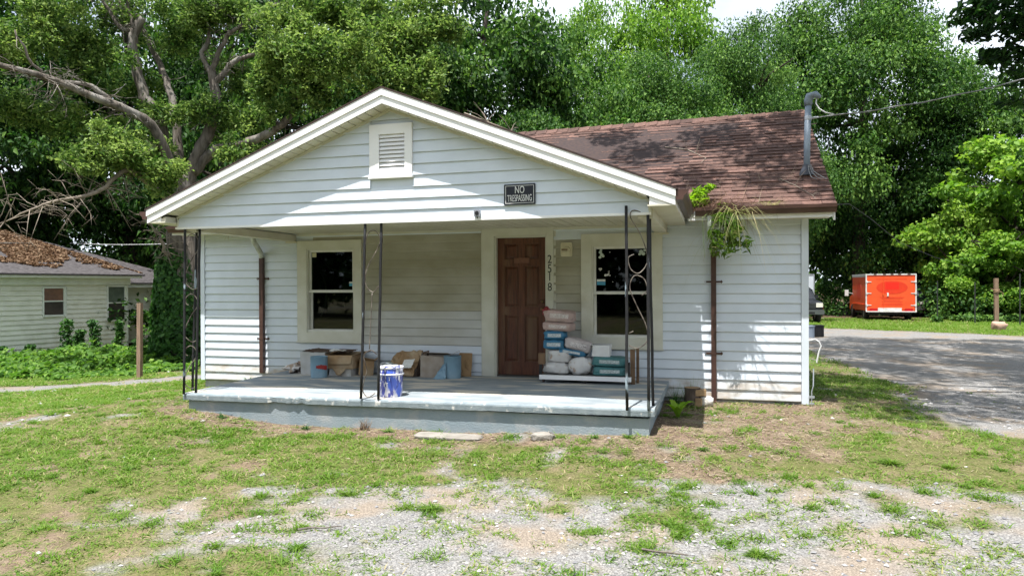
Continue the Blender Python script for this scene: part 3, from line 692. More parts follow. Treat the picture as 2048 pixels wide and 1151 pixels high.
g = G(); g.tube([(.0, -.01, -.035), (.002, -.014, -.06)], .005, 6); g.build('cable_stub', black, t)
# ------------------------------------------------------------------ service mast and wires
mx, my = 9.505, .452; mz = rz(my, mx)
t = thing('service_mast', 'grey electric service mast with hooded weatherhead rising through the roof', 'mast', (mx, my, mz))
mastm = M('mast_grey', (.20, .25, .30), (.16, .20, .25), 8, .5); lead = M('lead_flashing', (.05, .055, .07), None, rough=.6)
g = G(); g.tube([(0, 0, -.3), (.01, .02, .6), (.03, .04, 1.33)], .042, 14); g.build('pipe', mastm, t, True)
g = G(); g.lathe([(.10, .0), (.085, .07), (.055, .15), (.052, .19)], n=14); g.box(-.17, .17, -.15, .16, -.02, -.012, R=Matrix.Rotation(ang, 4, 'X')); g.build('flashing_boot', lead, t)
g = G(); g.tube([(.028, .04, 1.27), (.028, .04, 1.36), (.05, .02, 1.44), (.11, -.01, 1.45), (.17, -.03, 1.38)], [.052, .056, .062, .06, .03], 12); g.build('weatherhead', mastm, t, True)
g = G(); g.tube([(.03, .04, 1.03), (.11, .02, 1.04), (.16, .01, 1.04)], [.02, .022, .014], 8); g.lathe([(.047, 1.0), (.05, 1.02), (.05, 1.06), (.047, 1.08)], (.025, .035, 0), 12); g.build('insulator', metal, t)
cabm = M('cable_grey', (.25, .26, .26), (.12, .12, .12), 30, .5)
t.scale = (1, 1, .76)
g = G(); g.tube([(.13, -.0, 1.37), (.12, -.02, 1.28), (.16, -.03, 1.18), (.24, -.04, 1.10), (.34, -.05, 1.06)], .009, 6); g.build('drip_loop', M('white_cable', (.6, .6, .6), None, rough=.5), t)
for dx in (-.01, .02, .05):
    g = G(); g.tube([(.02+dx*.5, -.06, .18), (.03+dx, -.10, .05), (.06+dx*2.2, -.20, -.07), (.12+dx*2, -.26, -.12)], .006, 5); g.build('loose_wire', cabm, t)
a = Vector((mx+.16, my+.01, mz+1.04*.76)); b = Vector([float(q) for q in at(2240, 100, 9.5)])
g = G()
def sag(a, b, s, n=24): return [a.lerp(b, k/n)+Vector((0, 0, -s*4*(k/n)*(1-k/n))) for k in range(n+1)]
base = sag(a, b, .12); g.tube(base, .006, 5); g.tube([p+Vector((.012*math.sin(i*1.3), .012*math.cos(i*1.3), .010*math.sin(i*1.3))) for i, p in enumerate(base)], .008, 5)
tag(g.build('power_cable', cabm), 'twisted grey power cable running from the roof mast to upper right', 'cable')
g = G(); g.tube([(9.76, -.36, 2.33), (9.95, -.1, 2.36), (10.3, .4, 2.2), (10.9, 1.6, 1.95), (12, 4, 1.8), (14, 9, 1.75)], .004, 5)
tag(g.build('phone_wire', M('dark_wire', (.05, .05, .05), None, rough=.6)), 'thin wire leading off the right roof corner toward the trees', 'wire')
# twigs on the roofs
def twig(pts, r, name, label, kids=3):
    g = G(); P = [Vector([float(c) for c in p]) for p in pts]; g.tube(P, [r*(1-.7*i/(len(P)-1)) for i in range(len(P))], 5)
    for k in range(kids):
        i = random.randrange(1, len(P)-1); d = Vector((random.uniform(-1, 1), random.uniform(-.6, .6), random.uniform(.1, .8))).normalized()*random.uniform(.1, .28)
        g.tube([P[i], P[i]+d*.5+Vector((0, 0, .02)), P[i]+d], [r*.5, r*.35, r*.15], 4)
    return tag(g.build(name, twigm), label, 'twig')
def rp(u, v, h=.03):
    n_ = np.array([0, -SL, 1]); k = EZ-SL*EY; d = ray(u, v); P = C0+d*((k-n_@C0)/(n_@d)); return (P[0], P[1], P[2]+h)
twig([rp(1330, 298), rp(1375, 303), rp(1392, 311), rp(1412, 320), rp(1402, 330)], .012, 'fallen_twig', 'forked bare twig lying on the shingles above the porch gutter')
twig([rp(1560, 362), rp(1590, 375), rp(1625, 395), rp(1632, 403)], .007, 'fallen_twig', 'thin pale twig lying on the shingles below the mast')
def gp(x, y): return (x, y, rk(x)+.05)
twig([gp(5.55, -2.4), gp(5.8, -2.3), gp(6.05, -2.2), gp(6.3, -2.2), gp(6.6, -2.1)], .013, 'fallen_twig', 'tangle of bare twigs on the right slope of the porch gable', 7)

# ------------------------------------------------------------------ things on the porch
card = M('cardboard', (.36, .235, .125), (.29, .185, .095), 7, .9, .15, 40, c3=(.42, .33, .22), s3=3, t3=(.5, .7), obj=True)
cardw = M('pale_cardboard', (.52, .53, .53), (.42, .42, .40), 6, .9, .15, 40, c3=(.33, .27, .2), s3=3, t3=(.55, .75), obj=True)
cardg = M('grey_cardboard', (.38, .33, .28), (.30, .25, .2), 7, .9, .15, 40, obj=True)
cardd = M('wet_cardboard', (.10, .065, .045), (.06, .04, .03), 9, .9, obj=True)
def sz(x, y): return slabz(x, y)
def cbox(name, label, x, y, w, d, h, mat, rz_=0, flaps=(30, 150, 60, 120), tilt=0, base=None):
    t = thing(name, label, 'box', (x, y, sz(x, y) if base is None else base), rz_); t.rotation_euler[1] = tilt
    j = lambda: random.uniform(-.012, .012)
    th_ = .006; g = G(); o = [(-w/2, -d/2), (w/2, -d/2), (w/2, d/2), (-w/2, d/2)]
    top = [(p[0]+j(), p[1]+j()) for p in o]
    inn = lambda p: (p[0]*(1-2*th_/w), p[1]*(1-2*th_/d))
    vs = [(*p, 0) for p in o]+[(*p, h+j()) for p in top]; vs += [(*inn(p), th_) for p in o]+[(*inn(top[i]), vs[4+i][2]) for i in range(4)]
    fs = [(3, 2, 1, 0), (8, 9, 10, 11)]
    for i in range(4):
        k = (i+1) % 4; fs += [(i, k, 4+k, 4+i), (8+i, 12+i, 12+k, 8+k), (4+i, 4+k, 12+k, 12+i)]
    g.add(vs, fs); g.build('carton', mat, t)
    for i, a in enumerate(flaps):
        if a is None: continue
        p, q = Vector(vs[4+i]), Vector(vs[4+(i+1) % 4]); e = (q-p); nrm = Vector((e.y, -e.x, 0)).normalized(); ln = (d if i % 2 == 0 else w)*.42
        dr = (nrm*math.cos(rad(a))+Vector((0, 0, math.sin(rad(a)))))*ln; k2 = nrm.cross(e.normalized())*.0
        tn = e.normalized().cross(dr.normalized())*.005
        P = [p, q, q+dr*random.uniform(.85, 1)-e*.04, p+dr*random.uniform(.85, 1)+e*.03]
        g = G(); g.add([*P, *[c+tn for c in P]], [(0, 1, 2, 3), (7, 6, 5, 4), (0, 4, 5, 1), (1, 5, 6, 2), (2, 6, 7, 3), (3, 7, 4, 0)]); g.build('flap', mat, t)
    return t
def sheet(name, label, cat, pts, th_, mat, parent=None, amp=.02, n=8):
    """crumpled piece with thickness; pts = four corners"""
    P = [Vector(p) for p in pts]; g = G(); up = (P[1]-P[0]).cross(P[3]-P[0]).normalized(); vs = []
    for s_ in (0, 1):
        random.seed(hash(label or name) % 999)
        for i in range(n+1):
            for j in range(n+1):
                a, b = i/n, j/n; q = P[0].lerp(P[1], a).lerp(P[3].lerp(P[2], a), b)
                vs.append(q+up*(random.uniform(-amp, amp)+th_*s_)+Vector((random.uniform(-.4, .4)*amp, random.uniform(-.4, .4)*amp, 0)))
    k = (n+1)**2; ix = lambda i, j: i*(n+1)+j
    fs = [(ix(i, j), ix(i+1, j), ix(i+1, j+1), ix(i, j+1)) for i in range(n) for j in range(n)]
    fs += [tuple(k+q for q in f[::-1]) for f in fs]
    for i in range(n): fs += [(ix(i, 0), k+ix(i, 0), k+ix(i+1, 0), ix(i+1, 0)), (ix(i, n), ix(i+1, n), k+ix(i+1, n), k+ix(i, n)), (ix(0, i), ix(0, i+1), k+ix(0, i+1), k+ix(0, i)), (ix(n, i), k+ix(n, i), k+ix(n, i+1), ix(n, i+1))]
    g.add(vs, fs); o = g.build(name, mat, parent)
    if label: tag(o, label, cat)
    return o
def lump(name, label, cat, c, r, mat, amp=.25, seed=1, e=.8, parent=None, nu=22, nv=12):
    """crumpled rounded lump"""
    g = G(); rnd = np.random.default_rng(seed); ph = rnd.random((6, 3))*6; fr = rnd.normal(size=(6, 3))*3; vs = []
    sg = lambda q, p: math.copysign(abs(q)**p, q)
    for i in range(nv+1):
        th_ = -math.pi/2+math.pi*i/nv
        for j in range(nu):
            f = 2*math.pi*j/nu; d = Vector((sg(math.cos(th_), e)*sg(math.cos(f), e), sg(math.cos(th_), e)*sg(math.sin(f), e), sg(math.sin(th_), e)))
            k = 1+amp*sum(math.sin(fr[q]@np.array(d)*1.6+ph[q, 0]) for q in range(6))/4
            vs.append((d.x*r[0]*k, d.y*r[1]*k, max(d.z*r[2]*k, -r[2])+r[2]))
    fs = [(i*nu+j, i*nu+(j+1) % nu, (i+1)*nu+(j+1) % nu, (i+1)*nu+j) for i in range(nv) for j in range(nu)]
    g.add(vs, fs); o = g.build(name, mat, parent, True, c)
    if label: tag(o, label, cat)
    return o
y_ = -.30
lump('paper_heap', 'crumpled brown and white paper rubbish left of the boxes on the porch', 'rubbish', (1.98, -.27, sz(1.98, -.3)), (.17, .12, .075), M('rubbish', (.40, .31, .24), (.62, .60, .58), 9, .9, .3, 30, contrast=(.45, .55), c3=(.05, .035, .03), s3=7, t3=(.58, .62), obj=True), .5, 3)
lump('crumpled_bag', 'torn brown paper bag leaning against the pale box on the porch', 'bag', (2.12, -.25, sz(2, -.3)+.02), (.085, .09, .09), M('brown_bag', (.16, .10, .07), (.34, .25, .19), 11, .9, obj=True), .5, 8)
cbox('carton_box', 'pale whitish cardboard box behind the left blue pail', 2.36, -.27, .40, .34, .345, cardw, .02, (None, 10, None, None))
sheet('torn_cardboard', 'dark torn cardboard flap lying over the pale box on the porch', 'cardboard', [(2.2, -.45, .335), (2.95, -.40, .33), (2.95, -.1, .345), (2.2, -.1, .35)], .005, cardd, amp=.016)
cbox('carton_box', 'pale cardboard box underneath the tan box on the porch', 2.86, -.33, .36, .34, .11, cardw, .03, (None,)*4)
cbox('carton_box', 'tan cardboard box stacked on a pale box under the left window', 2.85, -.34, .46, .34, .205, card, .03, (-78, 20, 8, 160), base=.11+sz(2.9, -.3))
sheet('cardboard_flap', 'tan triangular cardboard flap hanging below the stacked box', 'cardboard', [(2.76, -.525, .10), (2.98, -.525, .10), (2.90, -.56, .005), (2.84, -.56, .005)], .005, card, amp=.006, n=4)
sheet('paper_scrap', 'white paper scrap lying on top of the tan box', 'paper', [(2.62, -.4, .345), (2.85, -.36, .34), (2.82, -.2, .35), (2.6, -.22, .355)], .004, paper, amp=.014, n=5)
cbox('carton_box', 'small sagging tan carton right of the stacked boxes, behind the iron post', 3.17, -.26, .22, .24, .24, card, .5, (20, 40, None, -30), .12)
sheet('crushed_carton', 'large crushed cardboard carton leaning against the porch wall', 'box', [(3.56, -.50, .0), (4.02, -.40, .01), (4.05, -.10, .345), (3.60, -.06, .30)], .03, card, amp=.022, n=9)
sheet('torn_carton', 'dark torn carton piece standing beside the grey box', 'box', [(4.02, -.42, .0), (4.12, -.20, .0), (4.14, -.10, .36), (4.06, -.12, .34)], .01, cardd, amp=.01, n=4)
sheet('paper_sheet', 'white paper sheet stuck on the crushed carton', 'paper', [(3.83, -.475, .12), (4.0, -.435, .135), (4.02, -.33, .255), (3.86, -.36, .235)], .004, paper, amp=.008, n=5)
lump('plastic_scrap', 'crumpled greenish plastic scrap at the foot of the crushed carton', 'rubbish', (3.66, -.50, .06), (.13, .07, .075), M('greenish_plastic', (.30, .35, .33), (.42, .46, .44), 9, .4, c3=(.04, .04, .04), s3=10, t3=(.56, .6), obj=True), .5, 5)
cbox('carton_box', 'grey-brown cardboard box between crushed carton and right pail', 4.32, -.25, .40, .26, .31, cardg, .03, (None, 25, 165, None))
sheet('cardboard_piece', 'flat tan cardboard piece standing behind the right pail', 'cardboard', [(4.60, -.22, .0), (4.84, -.17, .0), (4.82, -.06, .33), (4.62, -.06, .33)], .01, card, amp=.01, n=4)
pailm = M('blue_pail', (.21, .34, .43), (.18, .30, .39), 6, .55, c3=(.26, .37, .44), s3=4, t3=(.5, .7), obj=True)
def pail(x, y, r, h, label, mat):
    t = thing('pail', label, 'pail', (x, y, sz(x, y))); g = G()
    g.lathe([(0, .0), (r*.93, 0), (r*.95, .01), (r*.98, h*.3), (r, h*.985), (r*1.025, h*.99), (r*1.025, h), (r*.97, h), (r*.9, .015), (0, .012)], n=24); g.build('shell', mat, t, True)
    g = G(); g.lathe([(r*1.0, h*.3), (r*1.008, h*.31), (r*1.0, h*.32)], n=24); g.lathe([(r*1.005, h*.62), (r*1.013, h*.63), (r*1.005, h*.64)], n=24); g.build('rib', mat, t, True)
    return t
t = pail(2.635, -.70, .125, .315, 'light blue pail in front of the pale box at left', pailm)
g = G()
for k in range(6):
    a, b = -1.35+.22*k, -1.35+.22*(k+1); r = .131; d = -.006*k
    g.add([(r*math.cos(q), r*math.sin(q), z_) for q, z_ in ((a, .15+d), (b, .15+d), (b, .20-abs(k-2)*.006), (a, .20-abs(k-2)*.006))]+[((r+.004)*math.cos(q), (r+.004)*math.sin(q), z_) for q, z_ in ((a, .15+d), (b, .15+d), (b, .20-abs(k-2)*.006), (a, .20-abs(k-2)*.006))], [(4, 5, 6, 7), (0, 4, 7, 3), (0, 1, 5, 4), (3, 7, 6, 2)])
tag(g.build('red_strip', M('red_plastic', (.36, .03, .025), (.25, .02, .02), 12, .5), t), 'red plastic strip hanging round the pail')
t = pail(4.62, -.36, .128, .325, 'light blue pail with torn wrapper beside the door', pailm)
sheet('torn_wrapper', None, None, [(-.23, -.18, .0), (-.05, -.15, .0), (-.055, -.12, .24), (-.10, -.13, .2)], .005, pailm, t, .012, 6)
# paint bucket
pm_, tt, bb, oo = nodes('drippy_blue'); N_ = tt.nodes.new; L__ = tt.links.new
tc = N_('ShaderNodeTexCoord'); mp = N_('ShaderNodeMapping'); mp.inputs['Scale'].default_value = (1, 1, .35); L__(tc.outputs['Object'], mp.inputs[0])
n1 = N_('ShaderNodeTexNoise'); n1.inputs['Scale'].default_value = 26; n1.inputs['Detail'].default_value = 6; L__(mp.outputs[0], n1.inputs[0])
n2 = N_('ShaderNodeTexNoise'); n2.inputs['Scale'].default_value = 9; L__(mp.outputs[0], n2.inputs[0])
r1 = N_('ShaderNodeMapRange'); r1.inputs[1].default_value = .5; r1.inputs[2].default_value = .58; L__(n1.outputs[0], r1.inputs[0])
cx_ = N_('ShaderNodeMix'); cx_.data_type = 'RGBA'; cx_.inputs[6].default_value = (.035, .05, .27, 1); cx_.inputs[7].default_value = (.62, .62, .68, 1); L__(r1.outputs[0], cx_.inputs[0])
r2 = N_('ShaderNodeMapRange'); r2.inputs[1].default_value = .55; r2.inputs[2].default_value = .62; L__(n2.outputs[0], r2.inputs[0])
cy_ = N_('ShaderNodeMix'); cy_.data_type = 'RGBA'; cy_.inputs[7].default_value = (.06, .12, .55, 1); L__(cx_.outputs[2], cy_.inputs[6]); L__(r2.outputs[0], cy_.inputs[0])
L__(cy_.outputs[2], bb.inputs['Base Color']); bb.inputs['Roughness'].default_value = .35
whp = M('white_drips', (.72, .72, .78), (.15, .18, .42), 22, .4, contrast=(.55, .65), obj=True)
bx_, by_, br, bh = 4.475, -2.09, .150, .365
t = thing('paint_bucket', 'blue plastic bucket splashed with white paint at the porch edge', 'bucket', (bx_, by_, sz(bx_, by_)))
g = G(); g.lathe([(0, 0), (br*.88, 0), (br*.90, .012), (br*.96, bh*.72), (br*.985, bh*.74), (br*.985, bh*.97), (br*.93, bh*.97), (br*.80, .02), (0, .015)], n=32); g.build('shell', pm_, t, True)
g = G(); g.lathe([(br*.985, bh*.73), (br*1.06, bh*.735), (br*1.07, bh*.775), (br*.99, bh*.78)], n=32); g.lathe([(br*.96, bh*.93), (br*1.03, bh*.94), (br*1.045, bh*.985), (br*1.02, bh), (br*.95, bh), (br*.93, bh*.93)], n=32); g.build('rim', whp, t, True)
g = G(); g.tube([(br*1.05*math.cos(a), br*1.05*math.sin(a), bh*.76-.16*math.sin((a+.2)/2.8*math.pi)*.9) for a in [(-.2-2.2*k/14) for k in range(15)]], .003, 5); g.build('bail_handle', metal, t)
def wrapt(s, zc, size, a0):
    a = a0
    for ch in s:
        if ch != ' ':
            r = br*.935+.004; text(ch, size, paper, t, (r*math.cos(a), r*math.sin(a), zc), (rad(90), 0, a+math.pi/2), .8, .001)
        a += size*.62/br
wrapt('LET  T', .205, .062, -2.55); wrapt('DO IT', .135, .062, -2.5)
# cart with bags
t = thing('flat_cart', 'low flat cart with white edge and wooden end boards beside the door', 'cart', (6.60, -.36, sz(6.6, -.36)))
g = G(); g.box(-.62, .62, -.21, .20, .085, .105); g.build('deck', M('grey_deck', (.28, .28, .27), (.2, .2, .2), 9, .8), t)
g = G(); g.box(-.625, .625, -.235, -.212, .048, .108); g.build('white_edge', fasc, t)
for x in (-.58, 0, .58):
    for y in (-.17, .15):
        g = G(); g.tube([(x-.012, y, .032), (x+.012, y, .032)], .031, 12); g.box(x-.018, x+.018, y-.01, y+.01, .03, .085); g.build('caster', M('rust_wheel', (.08, .05, .04), (.03, .03, .03), 12, .7), t)
planks = M('old_plank', (.20, .125, .07), (.13, .08, .05), 9, .85, .3, 50, stretch=(3, 3, .5))
for x0, x1, y0, z1, h0 in ((-.645, -.555, -.20, .40, .25), (.60, .66, -.12, .47, .0), (.665, .70, .02, .48, .0)):
    g = G(); g.box(x0, x1, y0, y0+.05, h0, z1); g.build('end_board', planks, t)
g = G(); g.box(-.64, -.60, -.19, -.15, .108, .25); g.box(.575, .6, -.2, -.15, .108, .30); g.build('corner_post', black, t)
def bagm(name, base, band, line, ls=60):
    """woven bag print: base colour, a pale label band along the sides, dark printed lines"""
    m, t_, b, out = nodes(name); N = t_.nodes.new; L = t_.links.new
    tc = N('ShaderNodeTexCoord'); sp = N('ShaderNodeSeparateXYZ'); L(tc.outputs['Generated'], sp.inputs[0])
    def rng(s, a, z, c, d):
        r = N('ShaderNodeMapRange'); r.inputs[1].default_value = a; r.inputs[2].default_value = z; r.inputs[3].default_value = c; r.inputs[4].default_value = d; L(s, r.inputs[0]); return r.outputs[0]
    def math_(op, a, c):
        q = N('ShaderNodeMath'); q.operation = op; L(a, q.inputs[0]); L(c, q.inputs[1]) if not isinstance(c, float) else setattr(q.inputs[1], 'default_value', c); return q.outputs[0]
    zb = math_('MULTIPLY', rng(sp.outputs[2], .30, .34, 0, 1), rng(sp.outputs[2], .66, .70, 1, 0))
    xb = math_('MULTIPLY', rng(sp.outputs[0], .22, .24, 0, 1), rng(sp.outputs[0], .80, .82, 1, 0))
    f = math_('MULTIPLY', zb, xb)
    n = N('ShaderNodeTexNoise'); n.inputs['Scale'].default_value = ls; mp = N('ShaderNodeMapping'); mp.inputs['Scale'].default_value = (.5, .3, 1.0); L(tc.outputs['Generated'], mp.inputs[0]); L(mp.outputs[0], n.inputs[0])
    ln = rng(n.outputs[0], .56, .60, 0, 1)
    def mix(fc, a, c):
        x = N('ShaderNodeMix'); x.data_type = 'RGBA'; L(fc, x.inputs[0])
        for k, q in ((6, a), (7, c)):
            if isinstance(q, tuple): x.inputs[k].default_value = (*q, 1)
            else: L(q, x.inputs[k])
        return x.outputs[2]
    nn = N('ShaderNodeTexNoise'); nn.inputs['Scale'].default_value = 4; L(tc.outputs['Object'], nn.inputs[0])
    bb_ = mix(rng(nn.outputs[0], .35, .65, 0, 1), base, tuple(q*.75 for q in base))
    wn = N('ShaderNodeTexNoise'); wn.inputs['Scale'].default_value = 14; wn.inputs['Detail'].default_value = 4; wn.inputs['Distortion'].default_value = 1.5; L(tc.outputs['Object'], wn.inputs[0]); bpn = N('ShaderNodeBump'); bpn.inputs['Strength'].default_value = .9; bpn.inputs['Distance'].default_value = .03; L(wn.outputs[0], bpn.inputs['Height']); L(bpn.outputs[0], b.inputs['Normal'])
    lab = mix(ln, band, line); L(mix(f, bb_, lab), b.inputs['Base Color']); b.inputs['Roughness'].default_value = .5
    return m
bm_red = bagm('red_white_bag', (.50, .37, .34), (.60, .57, .55), (.30, .12, .12)); bm_blue = bagm('blue_bag', (.04, .20, .36), (.55, .60, .62), (.06, .12, .2))
bm_teal = bagm('teal_bag', (.06, .20, .21), (.48, .55, .55), (.05, .08, .09)); bm_prt = bagm('printed_bag', (.52, .47, .47), (.60, .57, .57), (.09, .07, .08), 36); bm_wht = M('white_sack', (.60, .60, .60), (.52, .51, .50), 6, .55, .9, 13, c3=(.42, .33, .27), s3=14, t3=(.62, .68), obj=True)
CZ = sz(6.6, -.36)
def bag(label, x, y, z, r, mat, rot=(0, 0, 0), seed=1, amp=.10, e=.45, grp=None):
    o = lump('cement_bag', label, 'bag', (x, y, z+CZ), r, mat, amp, seed, e, None, 28, 14); o.rotation_euler = rot
    if grp: o['group'] = grp
    return o
bag('white stained sack lying at the bottom left of the cart', 6.19, -.40, .107, (.185, .15, .082), bm_wht, (0, .04, .02), 1, .14, .6)
bag('plump white sack lying above the stained one on the cart', 6.21, -.38, .265, (.165, .14, .085), bm_wht, (0, .10, .05), 2, .14, .6)
bag('plump white sack in the middle of the cart', 6.53, -.40, .107, (.165, .15, .125), bm_wht, (0, -.08, .2), 3, .14, .7)
bag('flat blue and white bag under the printed bag on the cart', 6.40, -.36, .37, (.20, .15, .045), bm_blue, (0, .14, -.1), 4)
bag('tilted white bag with dark print in the middle of the pile', 6.46, -.38, .43, (.185, .16, .085), bm_prt, (0, .22, .15), 5)
bag('lower bright blue bag in the left stack', 6.15, -.36, .445, (.155, .15, .068), bm_blue, (0, 0, .0), 6, grp=None)
bag('upper bright blue bag beneath the red and white bags', 6.155, -.36, .575, (.155, .15, .065), bm_blue, (0, 0, .04), 7)
bag('lower red and white bag in the left stack', 6.20, -.36, .70, (.21, .16, .062), bm_red, (0, .05, .0), 8, .07, .35)
bag('red and white bag topmost in the left stack', 6.215, -.35, .82, (.21, .16, .085), bm_red, (.0, .06, .06), 9, .12)
tm = M('red_mouth', (.35, .05, .06), (.2, .03, .03), 20, .5); lump('bag_mouth', 'crumpled red bag mouth sticking out at the top of the stack', 'bag', (6.04, -.42, .915+CZ), (.05, .05, .05), tm, .5, 4)
bag('lower teal bag at the right end of the cart', 6.92, -.38, .107, (.225, .16, .063), bm_teal, (0, 0, .01), 10, .05, .3)
bag('upper teal bag under the white box', 6.92, -.38, .236, (.225, .16, .063), bm_teal, (0, .02, -.02), 11, .05, .3)
cbox('carton_box', 'white cardboard box topmost on the teal bags', 6.80, -.37, .24, .24, .15, M('white_card', (.68, .69, .70), (.6, .6, .6), 7, .8, obj=True), .04, (None, None, 175, 5), .03, base=.365+CZ)

# ------------------------------------------------------------------ yard things
def stone(name, label, cat, x, y, r, mat, seed, sink=.3, rz_=0):
    o = lump(name, label, cat, (x, y, float(H(x, y))-r[2]*sink), r, mat, .22, seed, .6); o.rotation_euler = (0, 0, rz_); return o
conc = M('rough_concrete', (.30, .28, .25), (.22, .20, .175), 9, .9, .5, 50, obj=True)
lump('concrete_slab', 'flat concrete stepping slab lying in the grass before the porch', 'slab', (5.42, -2.60, float(H(5.42, -2.6))-.01), (.38, .13, .022), conc, .06, 2, .25)
stone('concrete_chunk', 'broken concrete chunk in the weeds by the porch', 'rock', 6.50, -2.58, (.12, .07, .045), conc, 4)
bk = M('log_bark', (.12, .09, .07), (.06, .045, .035), 14, .95, .8, 40, stretch=(1, 1, .4)); cut = M('log_cut', (.36, .24, .13), (.26, .17, .09), 20, .8)
t = thing('log_stump', 'short sawn log standing by the right downspout', 'log', (8.0, -.32, float(H(8.0, -.32))-.02))
g = G(); g.lathe([(.0, 0), (.105, 0), (.11, .06), (.10, .18), (.105, .26)], n=18); g.build('bark', bk, t, True)
g = G(); g.lathe([(.104, .259), (.05, .262), (0, .262)], n=18); g.build('sawn_face', cut, t)
g = G(); g.box(.02, .16, -.10, .02, .16, .24, R=Matrix.Rotation(.25, 4, 'Z')); g.box(.06, .14, -.10, -.04, .0, .13, R=Matrix.Rotation(-.2, 4, 'Z')); g.build('split_piece', cut, t)
stone('white_rock', 'white rock lying between sawn log and downspout', 'rock', 8.17, -.30, (.10, .08, .07), M('white_rock', (.62, .60, .56), (.5, .47, .42), 12, .85, .4, 50, obj=True), 3, .1)
def stake(name, label, u, v, d, h, w, mat, lean=(0, 0)):
    p = at(u, v, d); z0 = float(H(p[0], p[1])); t_ = thing(name, label, 'post', (p[0], p[1], z0))
    g = G(); vs = [(sx*w, sy*w*.8, 0) for sx, sy in ((-1, -1), (1, -1), (1, 1), (-1, 1))]; n = 6; P = []
    for k in range(n+1): P += [(x+lean[0]*k/n+random.uniform(-.003, .003), y+lean[1]*k/n, -.15+(h+.15)*k/n) for x, y, _ in vs]
    g.add(P, [(k*4+i, k*4+(i+1) % 4, k*4+4+(i+1) % 4, k*4+4+i) for k in range(n) for i in range(4)]+[(n*4, n*4+1, n*4+2, n*4+3)]); g.build('timber', mat, t_); return t_
pw = M('weathered_post', (.27, .185, .125), (.18, .125, .085), 10, .9, .4, 50, stretch=(3, 3, .4))
stake('wooden_stake', 'bare wooden stake standing in the weeds by the neighbour house', 279, 742, 15.5, 1.62, .05, pw, (.02, 0))
t = stake('fence_post', 'weathered wooden post with rope knot by the wood at right', 1993, 645, 33, 2.1, .085, pw, (-.02, 0))
g = G(); g.tube([(.115*math.cos(a), .115*math.sin(a), 1.42+.012*a) for a in [k*.6 for k in range(22)]], .018, 6); g.tube([(.1, -.05, 1.5), (.25, -.08, 1.4), (.22, -.08, 1.25)], .012, 5); g.tube([(-.1, -.05, 1.55), (-.26, -.06, 1.62)], .012, 5); g.build('rope', M('rope', (.42, .30, .18), (.3, .2, .12), 20, .9), t)
steel = M('dark_steel', (.02, .025, .022), None, rough=.6)
for u, v, d, h in ((2040, 655, 30, 2.2), (1875, 640, 34, 2.0), (1950, 642, 32, 1.9)):
    p = at(u, v, d); t = thing('steel_post', {2040: 'dark steel fence post nearest the right edge of the photo', 1875: 'thin dark steel post just right of the orange truck', 1950: 'thin dark steel post left of the wooden post at the wood edge'}[u], 'post', (p[0], p[1], float(H(p[0], p[1]))))
    g = G(); g.box(-.025, .025, -.006, .006, -.1, h); g.box(-.006, .006, -.0, .035, -.1, h-.01); g.build('tee_bar', steel, t)
    g = G()
    for k in range(8): g.box(-.009, .009, -.014, -.006, .2+k*.2, .225+k*.2)
    g.build('studs', steel, t)
p = at(1998, 668, 26.5); stone('pink_block', 'pinkish broken block at the end of the gravel by the wooden post', 'rock', p[0], p[1], (.25, .18, .17), M('pink_block', (.46, .30, .23), (.36, .24, .18), 9, .9, obj=True), 9, .1, .4)
for u, v, d, nm in ((1633, 668, 23.5, 'black plastic crate on the gravel below the parked pickup'), (1614, 668, 23.2, 'grey plastic crate half hidden by the house corner')):
    p = at(u, v, d); t = thing('storage_crate', nm, 'crate', (p[0], p[1], float(H(p[0], p[1]))), .2); mm = black if 'black' in nm else M('grey_crate', (.2, .24, .3), None, rough=.5)
    g = G(); g.prism(rrect(.38, .34, .03), 0, .36, 2); g.build('tub', mm, t); g = G(); g.prism(rrect(.42, .38, .03), .361, .39, 2); g.build('lid', mm, t)
    g = G()
    for k in range(5): g.box(-.15+k*.07, -.13+k*.07, -.182, -.171, .04, .32)
    g.build('rib', mm, t)
g = G(); P = [onY(1629, 678, 5.6), onY(1638, 683, 5.6), onY(1642, 692, 5.6), onY(1638, 702, 5.6), onY(1633, 708, 5.6)]; P = [Vector([float(c) for c in q]) for q in P]; P = [Vector((9.5, 5.6, .0))]+P; P[-1].z = float(H(P[-1].x, P[-1].y))
g.tube(P, .016, 6); tag(g.build('white_hose', M('white_hose', (.7, .7, .7), None, rough=.5)), 'white hose curling from the back corner of the house', 'hose')
t = thing('hose_tap', 'thin metal tap pipe at the foot of the right house corner', 'pipe', (9.50, -.07, -.27)); g = G(); g.tube([(0, 0, -.1), (0, 0, .2), (.02, 0, .28), (.03, .05, .5)], .008, 6); g.build('pipe', metal, t); g = G(); g.box(-.035, .035, -.01, .01, .12, .15); g.box(-.03, .03, -.01, .01, .04, .06); g.build('clip', metal, t)

